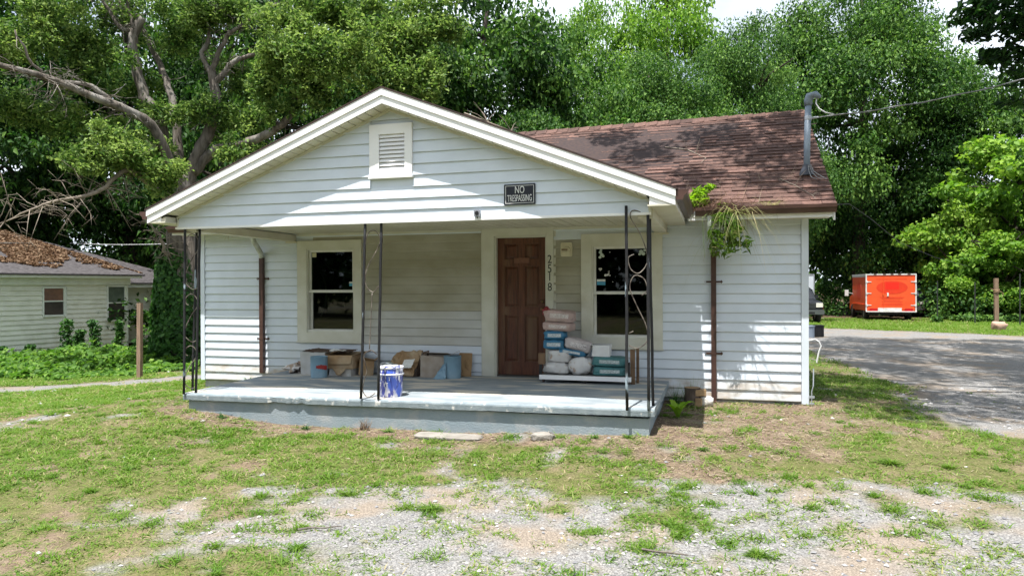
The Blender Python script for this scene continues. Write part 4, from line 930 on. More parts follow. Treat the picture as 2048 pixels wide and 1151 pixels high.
# ------------------------------------------------------------------ orange box truck
def wheel(parent, x, y, r, w):
    o = link('wheel', None, parent, (x, y, r)); g = G(); n = 22
    pr = [(r*.62, -w/2), (r*.92, -w/2), (r, -w*.35), (r, w*.35), (r*.92, w/2), (r*.62, w/2)]
    vs = [(pz, q*math.cos(2*math.pi*j/n), q*math.sin(2*math.pi*j/n)) for q, pz in pr for j in range(n)]
    g.add(vs, [(i*n+j, i*n+(j+1) % n, (i+1)*n+(j+1) % n, (i+1)*n+j) for i in range(5) for j in range(n)]); g.build('tyre', M('rubber', (.018, .018, .018), (.03, .028, .026), 9, .8), o, True)
    g = G(); g.tube([(-w*.4, 0, 0), (-w*.2, 0, 0), (w*.2, 0, 0), (w*.4, 0, 0)], [r*.60, r*.63, r*.63, r*.60], 18); g.tube([(-w*.46, 0, 0), (w*.46, 0, 0)], r*.18, 10); g.build('rim', M('steel_rim', (.4, .4, .4), (.25, .25, .25), 9, .4, metal=.6), o)
    return o
p = at(1782, 643, 37.0); tz = float(H(p[0], p[1]))
T = thing('box_truck', 'orange-red box truck seen from behind, parked on the grass by the wood', 'truck', (p[0], p[1], tz), rad(.5))
orange = M('orange_paint', (.78, .10, .025), (.72, .085, .02), 3, .4, obj=True); oranged = M('orange_faded', (.70, .045, .012), (.66, .04, .012), 3, .4, obj=True)
side_o = orange
whm = M('truck_white', (.68, .68, .66), (.55, .55, .52), 6, .5, obj=True)
hw = 1.17; z0, z1 = .50, 2.42
g = G(); g.box(-hw, hw, .03, 3.7, z0, z1-.05); g.build('cargo_box', orange, T)
g = G()
for s in (-1, 1): g.box(s*hw-.03, s*hw+.03, -.01, .06, z0-.03, z1-.051); g.box(min(s*hw, s*(hw+.015)), max(s*hw, s*(hw+.015)), .03, 3.7, z1-.14, z1-.051)
g.box(-hw-.03, hw+.03, -.01, 3.72, z1-.05, z1+.015); g.build('frame_trim', whm, T)
for x in (-.75, -.3, .05, .4, .85):
    g = G(); g.box(x-.07, x+.07, -.03, -.011, z1-.02, z1+.03); g.build('marker_lamp', M('lamp_dark', (.08, .05, .04), None, rough=.4), T)
for k, (x0, x1) in enumerate(((-hw+.035, -.33), (-.325, hw-.035))):
    g = G(); g.box(x0, x1, .004, .028, z0+.08, z1-.13); d_ = g.build('rear_door', orange, T)
    s = -1 if k == 0 else 1
    for zz in (.80, 1.42, 2.02):
        g = G(); xh = s*(hw-.02); g.box(min(xh, xh-s*.22), max(xh, xh-s*.22), -.012, .003, zz-.02, zz+.02); g.box(xh-.05, xh+.05, -.03, -.012, zz-.05, zz+.05); g.build('hinge', whm, d_)
g = G(); g.tube([(-.36, -.02, z0+.1), (-.36, -.02, z1-.15)], .014, 6); g.box(-.40, -.33, -.03, 0, 1.32, 1.42); g.build('lock_bar', orange, T)
g = G(); g.box(-.19, -.11, -.03, .003, 1.27, 1.45); g.build('door_latch', whm, T)
def ell(cx, cz, rx, rz_, y0, y1, n=26): return G().prism([(cx+rx*math.cos(2*math.pi*k/n), cz+rz_*math.sin(2*math.pi*k/n)) for k in range(n)], y0, y1, 1)
ell(.05, 1.72, .74, .34, -.0005, .0035).build('faded_emblem', oranged, T)
g = G(); g.box(-.26, .38, -.0035, -.001, 1.62, 1.98); g.build('faded_panel', M('orange_faded2', (.74, .02, .008), None, rough=.4), T)
g = G()
for zz, w_ in ((1.20, .58), (1.15, .5), (1.05, .38), (.98, .5), (.87, .48), (.80, .52)): g.box(.05-w_, .05+w_, .0005, .0035, zz-.016, zz+.016)
g.box(-.7, .75, .0005, .0035, 2.14, 2.17); g.build('faded_lettering', oranged, T)
n = 24; g = G(); g.prism([(1.9+.62*math.cos(2*math.pi*k/n), 1.52+.50*math.sin(2*math.pi*k/n)) for k in range(n)], -hw-.004, -hw-.0005, 0); g.build('side_emblem', oranged, T)
g = G(); g.box(-hw-.02, -hw, .06, 3.7, z0+.30, z0+.34); g.build('side_rail', orange, T)
g = G(); g.box(-hw-.02, hw+.02, -.08, .03, z0-.06, z0-.005); g.box(-.62, .50, -.03, .003, z0, z0+.16); g.build('bumper', whm, T)
for s in (-1, 1):
    g = G(); a, b = sorted((s*.65, s*1.02)); g.box(a, b, -.035, -.0, z0, z0+.13); g.build('tail_lamp', M('tail_red', (.45, .01, .015), None, rough=.3), T)
g = G(); g.box(-.16, .16, -.036, -.031, z0+.02, z0+.14); g.build('number_plate', paper, T)
for x in (-1.02, 1.02): wheel(T, x, .95, .37, .24)
for x in (-.98, .98): wheel(T, x, 4.35, .37, .24)
g = G(); g.prism([(3.7, .42), (3.7, 2.0), (4.15, 2.0), (4.75, 1.32), (5.5, 1.15), (5.6, .5), (5.4, .42)], -1.0, 1.0, 0); g.build('cab', orange, T)
g = G(); g.prism([(4.18, 1.32), (4.18, 1.9), (4.66, 1.32)], -1.004, -1.001, 0); g.prism([(4.18, 1.32), (4.18, 1.9), (4.66, 1.32)], 1.001, 1.004, 0); g.build('cab_window', M('tinted_glass', (.02, .025, .03), None, rough=.08), T)
g = G(); g.box(-1.0, 1.0, .2, 5.3, .30, .42); g.build('chassis', black, T)
for s in (-1, 1):
    g = G(); g.tube([(s*1.0, 4.5, 1.35), (s*1.25, 4.5, 1.40)], .015, 6); g.box(s*1.35-.10, s*1.35+.10, 4.47, 4.53, 1.22, 1.58); g.build('wing_mirror', whm if s < 0 else black, T)
# ------------------------------------------------------------------ pickup truck and others
def rounded_box_sections(secs, mat, name, parent):
    """secs: list of (y, half-width bottom, half-width top, z0, z1)"""
    g = G(); n = 10; vs = []
    for y, wb, wt, a, b in secs:
        vs += [(-wb, y, a), (wb, y, a), (wb*1.01, y, a+(b-a)*.35), (wb*.995, y, a+(b-a)*.7), (wt, y, b-(b-a)*.08), (wt*.9, y, b), (-wt*.9, y, b), (-wt, y, b-(b-a)*.08), (-wb*.995, y, a+(b-a)*.7), (-wb*1.01, y, a+(b-a)*.35)]
    k = len(secs); g.add(vs, [(i*n+j, (i+1)*n+j, (i+1)*n+(j+1) % n, i*n+(j+1) % n) for i in range(k-1) for j in range(n)]+[tuple(range(n)), tuple(range((k-1)*n, k*n))[::-1]])
    return g.build(name, mat, parent, False)
def pickup(label, cat, p, rz_, paint, bed=True, name='pickup_truck'):
    V = thing(name, label, cat, (p[0], p[1], float(H(p[0], p[1]))), rz_)
    rounded_box_sections([(0, .88, .80, .48, .98), (.12, .93, .88, .45, 1.06), (1.2, .95, .92, .42, 1.14), (1.5, .95, .92, .42, 1.15), (3.6, .95, .92, .42, 1.15), (5.3, .95, .93, .48, 1.15), (5.4, .93, .9, .55, 1.1)], paint, 'body', V)
    rounded_box_sections([(1.25, .86, .78, 1.12, 1.16), (1.95, .88, .70, 1.13, 1.78), (2.5, .88, .72, 1.13, 1.84), (3.2, .88, .72, 1.13, 1.83), (3.55, .86, .70, 1.13, 1.70)], paint, 'cab', V)
    gl_ = M('tinted_glass', (.02, .025, .03), None, rough=.08)
    g = G(); g.add([(-.76, 1.36, 1.20), (.76, 1.36, 1.20), (.66, 1.88, 1.71), (-.66, 1.88, 1.71)], [(0, 1, 2, 3)]); 
    g.v = [(x, y-.02, z_+.012) for x, y, z_ in g.v]; g.build('windscreen', gl_, V)
    for s in (-1, 1):
        g = G(); q = [(1.75, 1.2), (3.4, 1.2), (3.35, 1.66), (2.05, 1.70)]; g.add([(s*(.895-.17*(z_-1.13)/.65*1.0), y, z_) for y, z_ in q], [(0, 1, 2, 3)]); g.build('side_window', gl_, V)
        g = G(); g.box(s*1.02-.09, s*1.02+.09, 1.72, 1.80, 1.16, 1.33); g.box(min(s*.9, s*.95), max(s*.9, s*.95), 1.74, 1.79, 1.18, 1.23); g.build('wing_mirror', black, V)
        g = G(); a, b = sorted((s*.58, s*.88)); g.box(a, b, -.035, .06, .78, .98); g.build('headlight', M('headlamp', (.6, .6, .58), (.75, .72, .6), 12, .15), V)
        for y in (.95, 4.3): wheel(V, s*.84, y, .37, .24)
        g = G()
        for y in (.95, 4.3): g.tube([(s*.945, y+.45*math.cos(a_), .40+.45*math.sin(a_)) for a_ in [math.pi*k/10 for k in range(11)]], .03, 6)
        g.build('wheel_arch', black, V)
    chrome = M('chrome', (.22, .23, .25), None, rough=.35, metal=.9)
    g = G(); g.box(-.56, .56, -.03, .05, .72, .98); g.build('grille', black, V)
    for zz in (.76, .84, .92): g = G(); g.box(-.55, .55, -.05, -.031, zz-.014, zz+.014); g.build('grille_bar', chrome, V)
    g = G(); g.prism(rrect(1.86, .22, .06), -.12, .04, 1); o = g.build('bumper', chrome, V, False, (0, 0, .55)); 
    g = G(); g.box(-.5, .5, -.13, -.121, .47, .56); g.build('air_intake', black, V)
    return V
p = at(1606, 650, 33.5); pk = M('black_car_paint', (.015, .017, .022), (.022, .024, .03), 4, .25, obj=True)
pickup('dark pickup truck with chrome grille half hidden behind the house corner', 'pickup', p, rad(6), pk)
p = at(1815, 640, 42); pickup('dark car showing beyond the right side of the orange truck', 'car', p, rad(-20), M('dark_blue_paint', (.02, .024, .035), None, rough=.3), name='parked_car')
p = at(1585, 645, 40); t = thing('white_trailer', 'tall white box trailer, a strip showing behind the dark pickup', 'trailer', (p[0], p[1], float(H(p[0], p[1]))), rad(6))
g = G(); g.box(-1.15, 1.15, 0, 4.5, .5, 2.45); g.build('trailer_box', M('trailer_white', (.62, .67, .72), (.55, .6, .66), 3, .5), t)
g = G(); g.box(-1.17, 1.17, -.02, 4.52, 2.45, 2.5); g.box(-1.17, -1.12, -.02, .03, .5, 2.449); g.box(1.12, 1.17, -.02, .03, .5, 2.449); g.build('edge_trim', metal, t)
for x in (-1, 1): wheel(t, x*.98, 2.6, .34, .22)

# ------------------------------------------------------------------ neighbour house
P0, P1 = at(0, 715, 23.5), at(256, 693, 27.4); dv = P1-P0; Ln = float(np.hypot(dv[0], dv[1])); az = math.atan2(dv[1], dv[0])
nz = float(H(P0[0], P0[1]))-.12
NB = thing('neighbour_house', 'low cream clapboard house with leaf-strewn dark roof at the left', 'house', (P0[0], P0[1], nz), az)
cream = M('cream_clapboard', (.76, .76, .68), (.70, .70, .61), 3, .7, .1, 30, c3=(.60, .60, .52), s3=1.5, t3=(.52, .8)); creamt = M('cream_wood_trim', (.74, .76, .73), (.66, .68, .64), 4, .6)
oldroof = M('old_grey_shingle', (.085, .078, .08), (.045, .04, .042), 9, .95, .6, 40, stretch=(1, 1, 2.5)); 
EVZ = float(at(0, 547, 23.5)[2])-nz; WZ = EVZ-.35
g = G(); g.box(-7, Ln, .02, 7.5, .25, WZ+.2); g.build('wall', cream, NB)
g = G(); g.box(-7.0, Ln-.02, .05, 7.4, -.6, .249); g.build('crawl_space', M('dark_crawl', (.03, .028, .025), None, rough=.95), NB)
NWIN = []
for u0, u1, v0, v1 in ((84, 132, 573, 632), (213, 258, 570, 641)):
    def loc(u, v):
        d = ray(u, v); n_ = np.array([-math.sin(az), math.cos(az), 0]); q = C0+d*((P0-C0)@n_/(n_@d)); r_ = q-np.array([P0[0], P0[1], nz]); return r_[0]*math.cos(az)+r_[1]*math.sin(az), r_[2]
    a, zt_ = loc(u0, v0); b, zb_ = loc(u1, v1); b = min(b, Ln-.05); NWIN.append((a, b, zb_, zt_))
nb_h = .165; nub = G().prism([(0, 0), (-.006, 0), (-.045, -.003), (-.045, .008), (-.008, nb_h+.004), (0, nb_h+.004)], 0, 1, 0).mesh('clapboard', cream); z = .25
while z < WZ-.02:
    x = -6.98; sg = []
    for a, b, c, d in NWIN:
        if z+nb_h > c+.01 and z < d-.01: sg.append((x, a+.02)); x = b-.02
    sg.append((x, Ln-.07))
    for a, b in sg:
        if b-a > .04: link('clapboard', nub, NB, (a, .018, z), None, (b-a, 1, 1))
    z += nb_h
g = G(); g.box(Ln-.07, Ln+.01, -.015, .06, .25, WZ); g.build('corner_board', creamt, NB)
for i, (a, b, c, d) in enumerate(NWIN):
    w_ = .10; g = G(); g.box(a, a+.05, -.045, .018, c, d); g.box(b-w_, b, -.045, .018, c, d); g.box(a+.05, b-w_, -.044, .018, d-.06, d); g.box(a+.05, b-w_, -.06, .018, c, c+.07); wn = g.build('window', creamt, NB)
    mid_ = (c+d)/2+.02; g = G(); g.box(a+.05, b-w_, -.03, .018, mid_-.02, mid_+.02); g.build('meeting_rail', creamt, wn)
    g = G(); g.box(a+.05, b-w_, -.012, -.006, c+.07, mid_-.02); g.build('pane', M('dark_pane', (.035, .032, .03), (.06, .05, .045), 3, .2), wn)
    g = G(); g.box(a+.05, b-w_, -.012, -.006, mid_+.02, d-.06); g.build('pane', M('curtained_pane', (.22, .11, .075), (.15, .08, .06), 5, .35) if i == 0 else M('green_pane', (.12, .15, .12), (.08, .1, .085), 5, .3), wn)
g = G(); g.box(-7.4, Ln+.05, -.10, .0, WZ-.02, WZ+.27); g.build('frieze_board', creamt, NB)
g = G(); g.box(-7.4, Ln+.32, -.42, -.38, WZ+.23, EVZ+.01); g.build('fascia', creamt, NB)
g = G(); g.box(-7.4, Ln+.31, -.38, -.101, WZ+.262, WZ+.285); g.build('eave_soffit', creamt, NB)
rdg = float(at(60, 474, 31)[2])-nz
g = G(); A = (-7.5, -.47, EVZ+.02); B_ = (Ln+.40, -.47, EVZ+.02); R1 = (-7.5, 4.2, rdg); R2 = (Ln-2.4, 4.2, rdg); B2 = (Ln+.40, 8.2, EVZ+.02); A2 = (-7.5, 8.2, EVZ+.02)
g.add([A, B_, R2, R1, B2, A2]+[(q[0], q[1], q[2]-.06) for q in (A, B_, R2, R1, B2, A2)], [(0, 1, 2, 3), (1, 4, 2), (3, 2, 4, 5), (0, 6, 7, 1), (1, 7, 10, 4), (6, 9, 8, 7), (7, 8, 10), (9, 11, 10, 8), (0, 3, 9, 6)])
nroof = g.build('roof', oldroof, NB)
# rear wing
g = G(); g.box(Ln+.011, Ln+3.6, 1.6, 6.5, .2, WZ-.05); g.build('wing_wall', cream, NB)
z = .22; nub2 = nub
while z < WZ-.12: link('clapboard', nub2, NB, (Ln+.011, 1.598, z), None, (3.58, 1, 1)); z += nb_h
g = G(); g.box(Ln+.02, Ln+3.9, 1.15, 1.2, WZ-.12, WZ+.06); g.box(Ln+.02, Ln+3.9, 1.201, 1.59, WZ-.06, WZ-.04); g.build('wing_fascia', creamt, NB)
g = G(); q = [(Ln-.6, 1.1, WZ+.07), (Ln+4.4, 1.1, WZ+.07), (Ln+4.4, 7, WZ+.07), (Ln-2.0, 4.2, rdg-.08)]; g.add(q+[(c[0], c[1], c[2]-.06) for c in q], [(0, 1, 3), (1, 2, 3), (0, 4, 5, 1), (1, 5, 6, 2), (4, 7, 5), (5, 7, 6)]); g.build('wing_roof', oldroof, NB)
# branch and leaf litter on the roof
ca, sa = math.cos(az), math.sin(az)
def nbw(x, y, z_): return (P0[0]+x*ca-y*sa, P0[1]+x*sa+y*ca, nz+z_)
nrz = lambda y: EVZ+.02+(y+.47)*(rdg-EVZ-.02)/4.67
g = G(); g.tube([nbw(-1.3, .9, nrz(.9)+.07), nbw(-.4, 1.7, nrz(1.7)+.07), nbw(.6, 2.3, nrz(2.3)+.07), nbw(2.3, 2.6, nrz(2.6)+.06)], [.05, .045, .035, .015], 6); tag(g.build('fallen_branch', bark), 'dark fallen branch lying on the neighbour roof', 'branch')
n = 22000; x = RNG.uniform(-6, Ln+.2, n); y = RNG.uniform(-.2, 4.1, n); keep = (fbm(x, y*1.6, .8, 4, 2) > .40+.12*(y < .6)) & (x < Ln+.35-(y+.47)*.6) & (y > -.1+.6*vnoise(x, y, 1.5)); x, y = x[keep], y[keep]
P = np.stack([P0[0]+x*ca-y*sa, P0[1]+x*sa+y*ca, nz+nrz(y)+.012+RNG.random(len(x))*.03], 1); Nn = unit(RNG.normal(size=(len(x), 3))*.5+np.array([0, -.2, 1]))
n = 9000; tq = RNG.random(n)*.97; yq = -.47+4.67*tq+(8.67-8.67*tq)*RNG.random(n)*.75; xq = Ln+.4-2.8*tq; kq = (fbm(xq, yq*1.6, .8, 4, 2) > .37) & (yq < 7); tq, yq, xq = tq[kq], yq[kq], xq[kq]
P = np.concatenate([P, np.stack([P0[0]+xq*ca-yq*sa, P0[1]+xq*sa+yq*ca, nz+EVZ+.02+tq*(rdg-EVZ-.02)+.012+RNG.random(len(xq))*.03], 1)]); Nn = np.concatenate([Nn, unit(RNG.normal(size=(len(xq), 3))*.5+np.array([.2, 0, 1]))]); x = P[:, 0]
V, F, Tt = leaves(P, Nn, .11+.08*RNG.random(len(x)), RNG.random(len(x)), .6)
tag(link('roof_litter', fast('roof_litter', V, F, LF['dry'], Tt)), 'brown dead leaves drifted over the neighbour roof', 'leaf litter', kind='stuff')
g = G(); a = Vector([float(c) for c in at(140, 486, 31)]); b = Vector([float(c) for c in at(345, 487, 26)]); g.tube(sag(a, b, .05), .014, 5); tag(g.build('service_wire', M('white_wire', (.55, .55, .55), None, rough=.5)), 'pale wire stretched above the neighbour roof', 'wire')
# ------------------------------------------------------------------ trees
def limb(g, pts, r0, r1, n=7, wob=.04):
    P = [Vector([float(c) for c in p]) for p in pts]; out = []; k = len(P)
    for i in range(k-1):
        p0, p1, p2, p3 = P[max(i-1, 0)], P[i], P[i+1], P[min(i+2, k-1)]
        for q in range(4):
            t = q/4; out.append(.5*((2*p1)+(p2-p0)*t+(2*p0-5*p1+4*p2-p3)*t*t+(3*p1-p0-3*p2+p3)*t**3)+Vector((random.uniform(-wob, wob),)*2+(0,)))
    out.append(P[-1]); m_ = len(out); g.tube(out, [r0+(r1-r0)*i/(m_-1) for i in range(m_)], n); return out
def twigs(g, pts, n, ln, r=.012):
    for _ in range(n):
        p = random.choice(pts[len(pts)//4:]); d = Vector((random.gauss(0, 1), random.gauss(0, .7), random.gauss(-.1, .7))).normalized()*ln*random.uniform(.4, 1)
        q = p+d*.5+Vector((0, 0, random.uniform(-.1, .1))); e = p+d+Vector((0, 0, random.uniform(-.25, .1))); g.tube([p, q, e], [r, r*.7, r*.3], 4)
        for k in range(3):
            f = q.lerp(e, random.random()); h = Vector((random.gauss(0, 1), random.gauss(0, 1), random.gauss(0, .6))).normalized()*ln*.3; g.tube([f, f+h], [r*.5, r*.2], 3)
# the oak behind the left corner of the house
OD = 19.0
o0 = at(372, 640, OD); oz = float(H(o0[0], o0[1]))
oak = thing('oak_tree', 'old oak with several twisting bare limbs behind the left house corner', 'tree', (0, 0, 0))
pp = lambda u, v, d=OD: tuple(at(u, v, d))
g = G(); limb(g, [(o0[0], o0[1], oz-.2), pp(374, 560), pp(366, 470), pp(362, 400), pp(362, 350)], .44, .33, 12, .03); g.build('trunk', bark, oak, True)
LB = []
def obranch(pts, r0, r1, tw=0, ln=.8, mat=bark):
    g = G(); o = limb(g, pts, r0*.68, r1*.62, 8, .035); twigs(g, o, tw*2+6, ln); g.build('limb', mat, oak, True); LB.append(o)
obranch([pp(352, 380), pp(332, 300), pp(318, 240), pp(290, 195), pp(272, 130), pp(268, 70), pp(285, 35)], .27, .17, 4, .5)
obranch([pp(268, 62), pp(240, 55), pp(215, 20), pp(190, -20)], .10, .05, 6, .7); obranch([pp(272, 60), pp(262, 30), pp(250, -10)], .08, .04, 3)
obranch([pp(362, 370, 19.4), pp(356, 290, 19.5), pp(350, 225, 19.6), pp(332, 160, 19.8), pp(305, 105, 20), pp(280, 50, 20), pp(240, 0, 20)], .20, .08, 5, .9)
obranch([pp(370, 370), pp(395, 305), pp(420, 255), pp(430, 190), pp(418, 135)], .27, .17, 4, .6)
obranch([pp(418, 140), pp(405, 105), pp(420, 60), pp(412, -10)], .11, .05, 5, .8); obranch([pp(424, 145), pp(440, 95), pp(480, 50), pp(560, 5)], .11, .05, 7, .8)
obranch([pp(424, 175), pp(460, 130), pp(500, 112), pp(545, 100, 18.5)], .13, .07, 4, .8)
obranch([pp(385, 345), pp(430, 302), pp(480, 290, 18.3), pp(545, 262, 17.8), pp(580, 232, 17.6), pp(594, 170, 17.5), pp(600, 130, 17.4)], .21, .08, 8, .7)
obranch([pp(345, 345, 18.6), pp(300, 250, 18), pp(240, 215, 17.4), pp(180, 190, 17), pp(100, 158, 16.5), pp(40, 140, 16), pp(-60, 118, 15.6)], .20, .08, 16, 1.0)
obranch([pp(235, 212, 17.4), pp(180, 172, 17), pp(110, 160, 16.6), pp(70, 130, 16.3), pp(30, 60, 16)], .10, .03, 8, .9)
obranch([pp(350, 420, 18.6), pp(300, 370, 17.6), pp(250, 340, 17), pp(195, 385, 16.6), pp(120, 400, 16.2), pp(60, 420, 16), pp(-10, 450, 15.8)], .12, .02, 26, 1.1, twigm)
obranch([pp(342, 520, 18.7), pp(330, 500, 18.5), pp(318, 470, 18.4), pp(300, 440, 18.3)], .09, .03, 12, .7, twigm)
cl = []
def pad(u, v, ru, rv, n, d, tint=0, rd=None):
    k = d/FPX; c0_ = at(u, v, d); R_ = np.array([ru*k, (rd or ru*.8)*k, rv*k*1.15]); m_ = 13
    for _ in range(m_):
        e = RNG.normal(size=3)*.50; s = RNG.uniform(.20, .42); cl.append((c0_+e*R_, R_*np.array([s, s, s*1.1])+.05, int(n/m_*1.15*(s/.31)**1.6), tint+RNG.normal()*.06))
for a in [(215, 300, 70, 30, 2600, 17, .15), (150, 320, 50, 22, 1500, 16.6, .15), (280, 335, 60, 26, 1800, 17, .1), (330, 360, 40, 25, 1000, 17, .1), (250, 275, 50, 22, 1300, 17.5, .1),
          (600, 90, 75, 42, 3200, 17, .15), (660, 130, 70, 45, 2800, 16.8, .12), (560, 130, 45, 50, 2000, 17.3, .12), (540, 190, 35, 40, 1500, 17.5, .05), (625, 185, 45, 25, 1300, 17.2, 0), (780, 110, 70, 45, 2400, 17, .12), (840, 150, 45, 45, 1700, 17, .1), (740, 165, 60, 32, 1500, 17.5, 0), (820, 60, 70, 35, 2200, 17.4, .1), (700, 40, 60, 30, 2000, 17.8, .05), (880, 35, 60, 35, 1700, 17.8, .05), (640, 30, 50, 22, 1200, 18, 0),
          (60, 30, 70, 40, 2400, 18, .08), (20, 90, 50, 35, 1700, 17.8, .08), (110, 85, 60, 30, 1800, 18, 0), (190, 110, 60, 35, 1700, 18.5, 0), (170, 160, 60, 25, 1400, 18.3, 0), (40, 210, 60, 40, 1700, 18.5, -.05), (130, 240, 50, 30, 1300, 18.6, -.05), (400, 30, 50, 28, 1500, 19, .05), (470, 30, 60, 25, 1600, 19.5, 0), (370, 95, 45, 30, 1100, 20, -.05), (480, 160, 50, 30, 1300, 20, -.05), (400, 215, 40, 25, 900, 18.6, 0), (460, 235, 45, 28, 1200, 19.5, -.05), (300, 170, 45, 25, 900, 19.8, -.05), (330, 225, 40, 25, 900, 18.8, 0), (470, 300, 40, 22, 800, 18.3, 0), (520, 240, 40, 30, 900, 18.6, 0), (310, 290, 35, 22, 700, 18.4, 0), (240, 30, 60, 35, 1200, 19.5, 0), (330, 20, 50, 30, 1000, 20, 0), (560, 40, 50, 26, 1000, 18.5, 0),
          (-60, 60, 80, 50, 1800, 17.5, 0), (-70, 180, 60, 50, 1300, 18, 0), (150, -60, 120, 50, 2400, 18.5, 0), (420, -60, 140, 50, 2400, 19, 0), (720, -50, 140, 45, 2400, 18, 0)]: pad(*a)
V, F, Tt = crown(cl, .115, .5, .5, .5, True); link('crown', fast('oak_crown', V, F, LF['oak'], Tt), oak)
# ivy on the trunk
n = 5200; th_ = RNG.random(n)*2*np.pi; zz = RNG.random(n)**.9*(2.3+1.3*fbm(th_*3, th_*0, 1, 3, 4))
rr = (.36+.34*fbm(th_*2, zz*2, 1)+.12*RNG.random(n))*(1.2-.12*zz); P = np.stack([o0[0]-.05*zz+rr*np.cos(th_)*.95-.1, o0[1]+rr*np.sin(th_)*.8-.1, oz+zz], 1)
Nn = unit(np.stack([np.cos(th_), np.sin(th_), .35+0*th_], 1)+RNG.normal(size=(n, 3))*.45); V, F, Tt = leaves(P, Nn, .10+.06*RNG.random(n), np.clip(RNG.normal(.45, .22, n), 0, 1), .8)
tag(link('ivy', fast('ivy', V, F, LF['ivy'], Tt)), 'dark ivy climbing the oak trunk behind the iron post', 'ivy')

# forest trees: four crown shapes shared between the trees
def crown_mesh(name, seed, nclump, nleaf, size, mat, asp=.55, bright=.5, squash=.42, flat=.0):
    """unit crown: radius 1, height 1 (centre at 0), made of leafy pads on an uneven egg"""
    global RNG
    RNG = np.random.default_rng(seed); c = []
    for i in range(nclump):
        d = unit(RNG.normal(size=3)); q = .40+.52*RNG.random()**.6
        k = 1-.25*max(d[2], 0); s = .17+.17*RNG.random()**1.5
        c.append((d*q*np.array([k, k, 1]), (s*RNG.uniform(.8, 1.2), s*RNG.uniform(.8, 1.2), s*squash*RNG.uniform(.8, 1.3)), int(nleaf*(s/.24)**2), .10*d[2]+RNG.normal()*.07))
    V, F, Tt = crown(c, size, asp, .45, bright); return fast(name, V, F, mat, Tt)
CMS = {'f': crown_mesh('crown_fine', 26, 135, 520, .026, LF['mid'], .6, .42), 'a': crown_mesh('crown_deep', 21, 105, 250, .042, LF['deep'], .55, .34), 'b': crown_mesh('crown_mid', 22, 110, 250, .040, LF['mid'], .6, .38), 'c': crown_mesh('crown_tall', 23, 140, 190, .042, LF['gum'], .6, .4, .5), 'd': crown_mesh('crown_gum', 24, 80, 230, .06, LF['gum'], .8, .5, .5), 'e': crown_mesh('crown_low', 25, 95, 240, .045, LF['mid'], .6, .34, .4)}
def forest_tree(kind, u, d, top, rx, low, label, seed, ry=None, vtop=None):
    """u,d: where it stands; top: crown top height above eye level pixel row; rx radius; low: crown bottom z"""
    random.seed(seed); p = at(u, 600, d); gz = float(H(p[0], p[1])); zt_ = float(at(u, top, d)[2]); lo = gz+low
    t = thing('forest_tree', label, 'tree', (p[0], p[1], gz), random.uniform(0, 6.28), 'trees of the wood behind the houses')
    h = zt_-gz; cz_ = (zt_+lo)/2-gz; rz_ = (zt_-lo)/2
    g = G(); r0 = .16+.014*h; tp = limb(g, [(0, 0, -.2), (random.uniform(-.2, .2), random.uniform(-.2, .2), h*.3), (random.uniform(-.4, .4), random.uniform(-.4, .4), h*.6), (random.uniform(-.5, .5), random.uniform(-.5, .5), h*.88)], r0, .05, 8, .03)
    for k in range(9):
        a = random.uniform(0, 6.28); z_ = h*random.uniform(.28, .75); b = tp[min(int(z_/h/.88*(len(tp)-1)), len(tp)-1)]
        e = Vector((math.cos(a)*rx*random.uniform(.5, .85), math.sin(a)*rx*random.uniform(.5, .85), z_+random.uniform(.5, 2))); limb(g, [b, b.lerp(e, .5)+Vector((0, 0, random.uniform(-.3, .4))), e], r0*.32, .02, 6, .03)
    g.build('trunk', barkd, t, True)
    link('crown', CMS[kind], t, (0, 0, cz_), (0, 0, random.uniform(0, 6.28)), (rx, ry or rx, rz_)); return t
